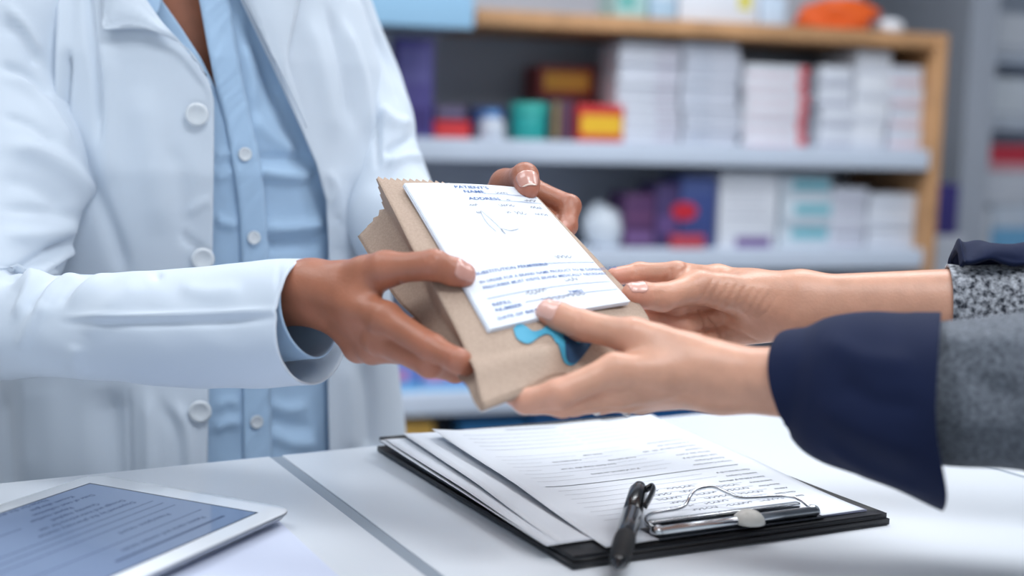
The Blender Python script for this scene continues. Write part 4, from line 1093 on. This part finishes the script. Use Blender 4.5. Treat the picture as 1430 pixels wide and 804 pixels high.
shirt['label'] = 'pale blue buttoned shirt'
pl = catmull([(262, -46), (278, 0), (289, 60), (300, 118), (312, 160), (322, 215), (334, 310), (338, 480), (339, 590), (340, 720)], 46).tolist()
pr = catmull([(380, 720), (377, 590), (374, 480), (371, 310), (360, 215), (348, 160), (336, 100), (326, 40), (320, 0), (312, -46)], 46).tolist()
def ruf(x, y): return .00025*math.sin(y*.16+x*.21)+.0002*math.sin(y*.29+x*.35+3*math.sin(y*.05))
patch('placket', pl+pr, .0040, shirt_m, shirt, th=.0012, cuts=4, edge_lift=ruf, base=-.001)
collar = [(196, -46), (204, -6), (214, 14), (224, 22), (228, 4), (226, -20), (222, -46)]
patch('collar', collar, .012, shirt_m, shirt, base=-.001)
for q in ((340, 215), (352, 331), (356, 587)): button(*q, 6.0, btn_m, shirt, -.001, 4, .0055)

# sleeves
def sleeve(name, ctrl, radii, m, parent, nlen, nring, fold_list, up=(0, 0, 1), wobs=(), solid=.0016, squash=.86, endpull=None):
    path = catmull(ctrl, nlen); r = catmull(np.array(radii, float)[:, None]*np.ones((1, 3)), nlen)[:, 0]
    V, F = tube(path, r, r*squash, nring, up=up, caps=False)
    cN = vnormals(V, F); ctr_ = np.repeat(path, nring, 0)
    if (cN*(V-ctr_)).sum() < 0: F = [tuple(reversed(f)) for f in F]
    N = vnormals(V, F)
    for sca, amp, sd_, an in wobs: V = V+N*wob(V, sca, amp, sd_, an)[:, None]
    if endpull: V = endpull(V)
    V = folds(V, F, [(p_, a_*1.3, w_) for p_, a_, w_ in fold_list])
    return obj(name, V, F, m, parent, solid=solid)
SHR = TC-SD*.150+SZ*1.365; SHL = TC+SD*.100+SZ*1.365
slA = [SHR+np.array([.03, 0, .03]), SHR, P(14, 120, 1.13), P(22, 250, 1.08), P(-25, 380, 1.02), P(-12, 448, .985), P(60, 455, .955), P(220, 458, .915), P(330, 453, .890), P(438, 449, .867)]
rdA = [.052, .064, .061, .060, .056, .050, .0425, .0475, .0485, .0495]
fA = [([(90, 442), (200, 441), (300, 438), (400, 432)], 2.6, 4.5), ([(90, 452), (200, 452), (300, 450), (390, 444)], -1.6, 5), ([(20, 408), (60, 374), (108, 345), (146, 352), (166, 370)], 6, 8), ([(80, 372), (115, 358), (150, 368)], -5, 5), ([(0, 398), (30, 375), (70, 352), (105, 335)], -4, 8),
      ([(0, 105), (50, 130), (85, 180), (100, 214)], 4.5, 9), ([(0, 90), (40, 106), (70, 140)], -4, 7), ([(0, 205), (60, 215), (112, 255), (140, 300), (143, 330)], 7, 14), ([(120, 300), (126, 325), (140, 342)], -7, 7), ([(0, 250), (50, 262), (95, 295)], -3, 12), ([(0, 330), (60, 328), (112, 318)], 3.5, 12), ([(0, 30), (30, 52), (55, 95)], -3, 8), ([(5, 5), (38, 40), (60, 80)], 3, 6),
      ([(22, 445), (45, 400), (85, 374)], 4, 6), ([(50, 440), (78, 398), (118, 378)], 3.5, 6), ([(36, 440), (62, 400), (100, 376)], -3, 5), ([(95, 430), (128, 396), (168, 374), (206, 372)], 3, 8), ([(80, 430), (110, 392), (150, 374)], -2.5, 5), ([(28, 490), (45, 450), (70, 425)], 3, 8), ([(120, 470), (150, 430), (200, 395)], 2, 14), ([(200, 360), (212, 372), (222, 392)], -2, 7), ([(250, 400), (290, 410), (340, 405)], 1.6, 12), ([(110, 480), (105, 505), (118, 525)], 2, 10), ([(390, 360), (388, 440), (398, 520)], -1.0, 3), ([(132, 286), (142, 312), (140, 334)], 4, 5), ([(126, 318), (136, 334), (150, 342)], -4, 4), ([(0, 160), (45, 176), (80, 206)], -3, 6), ([(0, 290), (70, 296), (120, 306)], -2.5, 7), ([(60, 350), (110, 336), (140, 338)], -3, 5)]
sleeve('coat_sleeve', slA, rdA, coat_m, coat, 260, 150, fA, up=(0, -.3, 1), wobs=((34, .0024, 11, (1, 1, 1)), (90, .0007, 12, (1, 1, 1))), squash=.9)
slB = [SHL+np.array([-.03, 0, .03]), SHL, P(492, 120, 1.29), P(520, 230, 1.24), P(552, 310, 1.19), P(600, 330, 1.13), P(655, 332, 1.065)]
rdB = [.044, .050, .051, .051, .048, .042, .038]
fB = [([(500, 30), (520, 100), (528, 160)], 4, 8), ([(520, 40), (545, 100), (560, 150)], -3, 7), ([(530, 150), (552, 170), (575, 172)], 4, 8), ([(535, 215), (560, 200), (578, 190)], -4, 6), ([(540, 230), (570, 220), (590, 222)], 4, 7), ([(527, 150), (528, 190), (528, 236)], -5, 3), ([(505, 120), (512, 150), (516, 200)], -3, 7)]
sleeve('coat_sleeve', slB, rdB, coat_m, coat, 180, 110, fB, up=(0, -.3, 1), wobs=((36, .0026, 21, (1, 1, 1)),))
slC = [P(350, 442, .888), P(390, 440, .877), P(432, 434, .864)]
sleeve('shirt_cuff', slC, [.034, .034, .0345], shirt_m, shirt, 40, 90, [([(404, 356), (406, 400), (408, 440)], -.8, 2)], up=(0, -.3, 1), wobs=((70, .0010, 31, (1, 1, 1)),), solid=.0016, squash=.86)

# body under the clothes: torso, neck, head, arms as one skin with the hands
ARMS = [([SHR, P(6, 120, 1.135), P(10, 250, 1.085), P(-25, 370, 1.025), P(-5, 445, .985), P(60, 455, .957), P(200, 456, .922), HA['W']+(HA['E']-HA['W'])*.25], [.040, .038, .036, .030, .026, .022, .021, .019]),
        ([SHL, P(490, 120, 1.295), P(516, 230, 1.245), P(552, 310, 1.19), P(600, 322, 1.13), HB['W']+(HB['E']-HB['W'])*.2], [.038, .036, .035, .034, .030, .021])]
def body_field(p):
    d = ellip(p, TC+SZ*1.17, [SD, FD, SZ], (.158, .112, .33))
    d = smin(d, ellip(p, TC+SZ*.90, [SD, FD, SZ], (.165, .115, .22)), .05)
    for s in (SHR, SHL):
        d = smin(d, cone(p, TC+SZ*1.40, TC+SZ*1.36+(s-TC-SZ*1.36)*.8, .045, .038), .04)
    d = smin(d, cone(p, TC+SZ*1.36, TC+SZ*1.53+FD*.012, .056, .050), .04)
    hc = TC+SZ*1.63+FD*.03
    d = smin(d, ellip(p, hc, [SD, FD, SZ], (.072, .092, .108)), .03)
    d = smin(d, ellip(p, hc-SZ*.06+FD*.035, [SD, FD, SZ], (.05, .05, .055)), .03)
    d = smin(d, cone(p, hc+FD*.088+SZ*.01, hc+FD*.108-SZ*.022, .008, .012), .012)
    for s in (-1, 1): d = smin(d, ellip(p, hc+SD*.074*s-FD*.005, [SD, FD, SZ], (.010, .018, .030)), .008)
    for path_, rr in ARMS:
        for k_ in range(len(path_)-1): d = smin(d, cone(p, path_[k_], path_[k_+1], rr[k_], rr[k_+1]), .012)
    return d
Vb_, Fb_, Nb_ = isosurface(body_field, (-.62, .84, .72), (.02, 1.46, 1.76), .0075)
b1.name = 'body_old'
hands1 = [np.array([v.co[:] for v in b1.data.vertices])+np.array(pharm.location)]
me = b1.data; bm = bmesh.new(); bm.from_mesh(me)
lay = bm.verts.layers.float.get('tint'); off_ = np.array(pharm.location)
nv = [bm.verts.new(tuple(v-off_)) for v in Vb_]
for f in Fb_:
    fc = bm.faces.new([nv[int(i)] for i in f]); fc.smooth = True
bm.to_mesh(me); bm.free(); me.update(); b1.name = 'body'
# hair, gathered behind the head
hc = TC+SZ*1.63+FD*.03
def hair_field(p):
    d = ellip(p, hc+SZ*.022-FD*.02, [SD, FD, SZ], (.086, .098, .108))
    cut = -((p-hc)@FD*-.9+((p-hc)@SZ)*.55-.012)
    d = np.maximum(d, cut)
    return smin(d, ellip(p, hc-FD*.13+SZ*.01, [SD, FD, SZ], (.045, .045, .05)), .02)
Vh, Fh, _ = isosurface(hair_field, hc-.26, hc+.24, .006)
obj('hair', Vh, Fh, mat('dark_hair', (34, 26, 24), .5, bump=('noise', 300, .5)), pharm)
def ring(parent, a, b, t, r, m, jewel=None):
    c_ = a+(b-a)*t; ax = nrm(b-a); s1 = nrm(np.cross(ax, SZ)); s2 = np.cross(ax, s1)
    V, F = tube([c_+(s1*math.cos(q)+s2*math.sin(q))*r for q in np.linspace(0, 2*np.pi, 33)], .0011, nring=8, up=ax, caps=False)
    o = obj('ring', V, F, m, parent)
    if jewel is not None:
        pc_, jr = jewel; obj('ring_pearl', *merge([dome(pc_, jr, jr, 20, 8, up=SZ), dome(pc_, jr, jr, 20, 8, up=-SZ)]), mat('pearl', (236, 236, 236), .15, .7, coat=.6), o)

# ================================================================== the customer's clothes
navy = mat('navy_cotton', (17, 29, 62), .8, .2, sheen=.05, bump=('weave', 800, .2), var=.12, var_scale=25)
tweed = mat('grey_tweed', (118, 124, 134), .9, .2, sheen=.15, var=.5, var_scale=420, rgb2=(78, 83, 92), bump=('noise', 500, .9))
knit = mat('grey_marl_knit', (190, 194, 202), .9, .2, sheen=.2, var=.8, var_scale=300, rgb2=(48, 52, 62), bump=('noise', 380, 1.0))
# near arm
slN = [P(1272, 548, .752), P(1330, 549, .742), P(1430, 546, .728), np.array([.36, .69, 1.085]), np.array([.47, .60, 1.17]), np.array([.56, .49, 1.34])]
sleeve('coat_sleeve', slN, [.042, .0445, .046, .052, .060, .066], tweed, cust, 120, 80, [([(1300, 470), (1360, 480), (1430, 470)], 2, 14), ([(1330, 600), (1380, 590), (1430, 600)], 2.5, 16), ([(1345, 520), (1390, 545), (1430, 550)], -2.5, 16)], wobs=((34, .002, 41, (1, 1, 1)),), solid=.002)
def pull(V):
    q = proj(V); tipx, tipy = 1310, 668
    d = np.exp(-((q[:, 0]-tipx)/46)**2-((q[:, 1]-tipy)/52)**2); front = V[:, 1] < np.median(V[:, 1])
    return V+np.outer(d, np.array([.009, -.004, -.013]))
cfN = [P(1113, 535, .772), P(1118, 535, .771), P(1140, 538, .768), P(1170, 542, .764), P(1215, 548, .758), P(1260, 556, .752), P(1306, 560, .746)]
cuffN = sleeve('turned_cuff', cfN, [.0318, .0332, .0400, .0450, .0495, .0525, .0535], navy, cust, 130, 110, [([(1150, 470), (1200, 500), (1280, 510)], 1.8, 18), ([(1140, 560), (1200, 600), (1290, 640)], 2.2, 20), ([(1170, 530), (1220, 560), (1290, 570)], -1.5, 16), ([(1150, 620), (1220, 660), (1300, 690)], 1.5, 8)], wobs=((30, .0016, 43, (1, 1, 1)),), solid=.0012, squash=1.04, endpull=pull)
cuffN['label'] = 'turned-back navy cuff of the near sleeve'
# far arm
_we = HD['E']-HD['W']
slF = [HD['W']+_we*.462, HD['W']+_we*.56, HD['W']+_we*.70, HD['W']+_we*1.0, np.array([.60, .82, 1.18]), np.array([.74, .755, 1.35])]
sleeve('coat_sleeve', slF, [.0315, .0318, .033, .040, .055, .062], knit, cust, 110, 70, [], wobs=((60, .0016, 51, (1, 1, 1)),), solid=.002)
_up = np.array([0, .004, .012]); path = catmull([HD['W']+_we*.485+_up, HD['W']+_we*.52+_up, HD['W']+_we*.62+_up, HD['W']+_we*.78+_up], 60); T_, N_, B_ = frames(path)
V = []; na = 60
for i in range(60):
    s = i/59; r0 = (.0300+.006*math.sin(min(1, s*5)*math.pi/2)+.0016*math.sin(s*14))
    for j in range(na):
        a = math.radians(-125+172*j/(na-1)); rr = r0*(1+.05*math.sin(a*5+s*8))
        V.append(path[i]+N_[i]*math.cos(a)*rr*.94+B_[i]*math.sin(a)*rr*.95)
Fq = gridf(60, na); cN = vnormals(np.array(V), Fq)
if (cN*(np.array(V)-np.repeat(path, na, 0))).sum() < 0: Fq = [tuple(reversed(f)) for f in Fq]
cf = obj('turned_cuff', folds(np.array(V), Fq, [([(1345, 395), (1385, 372), (1430, 376)], 2.5, 7), ([(1350, 380), (1390, 362), (1430, 366)], -1.5, 5)]), Fq, navy, cust, solid=.003)
cf['label'] = 'turned-back navy cuff of the far sleeve'
ring(b2, HC['L'][0], HC['L'][1], .35, .0105, chrome_m, (P(833, 574, .80), .0028))

# the rest of the customer, standing to the right of the frame
CC = np.array([.67, .61, 0]); CF = nrm(np.array([-.8, .6, 0])); CS = np.array([-CF[1], CF[0], 0])
sN, sF = np.array([.56, .49, 1.34]), np.array([.74, .755, 1.35])
def cust_coat(p):
    d = ellip(p, CC+SZ*1.12, [CS, CF, SZ], (.19, .13, .40))
    d = smin(d, ellip(p, CC+SZ*.80, [CS, CF, SZ], (.20, .145, .34)), .06)
    for q in (sN, sF): d = smin(d, cone(p, CC+SZ*1.34, q, .07, .062), .05)
    return np.maximum(d, .52-p[:, 2])
lo_ = np.minimum(np.minimum(sN, sF), CC+SZ*.5)-.26; hi_ = np.maximum(np.maximum(sN, sF), CC+SZ*1.4)+.26
Vq, Fq, _ = isosurface(cust_coat, lo_, hi_, .010)
obj('coat_body', Vq, Fq, tweed, cust)
hcc = CC+SZ*1.70+CF*.03
CARMS = [([sN, np.array([.47, .60, 1.17]), np.array([.36, .69, 1.085]), HC['W']+(HC['E']-HC['W'])*.32], [.04, .036, .026, .020]), ([sF, np.array([.60, .82, 1.18]), HD['E'], HD['W']+_we*.36], [.04, .04, .030, .019])]
def cust_head(p):
    d = cone(p, CC+SZ*1.40, CC+SZ*1.58, .052, .050)
    d = smin(d, ellip(p, CC+SZ*1.12, [CS, CF, SZ], (.16, .10, .36)), .05)
    for path_, rr in CARMS:
        for k_ in range(len(path_)-1): d = smin(d, cone(p, path_[k_], path_[k_+1], rr[k_], rr[k_+1]), .012)
        d = smin(d, cone(p, CC+SZ*1.36, path_[0], .05, .04), .03)
    d = smin(d, ellip(p, hcc, [CS, CF, SZ], (.072, .092, .108)), .03)
    d = smin(d, ellip(p, hcc-SZ*.06+CF*.035, [CS, CF, SZ], (.05, .05, .055)), .03)
    d = smin(d, cone(p, hcc+CF*.088+SZ*.01, hcc+CF*.108-SZ*.022, .008, .012), .012)
    for s in (-1, 1): d = smin(d, ellip(p, hcc+CS*.074*s-CF*.005, [CS, CF, SZ], (.010, .018, .030)), .008)
    return d
Vq, Fq, _ = isosurface(cust_head, (.14, .38, .72), (.92, .96, 1.86), .0085)
me = b2.data; bm = bmesh.new(); bm.from_mesh(me); off_ = np.array(cust.location)
nv = [bm.verts.new(tuple(v-off_)) for v in Vq]
for f in Fq:
    fc = bm.faces.new([nv[int(i)] for i in f]); fc.smooth = True
bm.to_mesh(me); bm.free(); me.update()
def cust_hair(p):
    d = ellip(p, hcc+SZ*.022-CF*.02, [CS, CF, SZ], (.088, .100, .110))
    d = np.maximum(d, -((p-hcc)@CF*-.9+((p-hcc)@SZ)*.55-.012))
    return smin(d, cone(p, hcc-CF*.08, hcc-CF*.09-SZ*.22, .06, .05), .03)
Vq, Fq, _ = isosurface(cust_hair, hcc-.36, hcc+.24, .007)
obj('hair', Vq, Fq, mat('brown_hair', (70, 48, 36), .5, bump=('noise', 300, .5)), cust)
for per, root, CCx, fd, sd2, m_ in ((pharm, b1, TC, FD, SD, 'dark'), (cust, b2, CC, CF, CS, 'navy')):
    leg = []
    for s in (-1, 1):
        hip = CCx+sd2*.085*s; leg.append(tube([hip+SZ*.84, hip+SZ*.48+fd*.01, hip+SZ*.09], [.085, .062, .046], nring=24))
    obj('trousers', *merge([(list(v), f) for v, f in leg]), mat('dark_trousers', (42, 46, 58), .8), per)
    for s in (-1, 1):
        ft = CCx+sd2*.085*s; obj('shoe', *tube(catmull([ft-fd*.07+SZ*.045, ft+SZ*.05, ft+fd*.10+SZ*.035, ft+fd*.16+SZ*.028], 16), catmull(np.array([[.035]*3, [.046]*3, [.036]*3, [.022]*3]), 16)[:, 0], nring=20), mat('black_shoe', (24, 24, 27), .4), per)
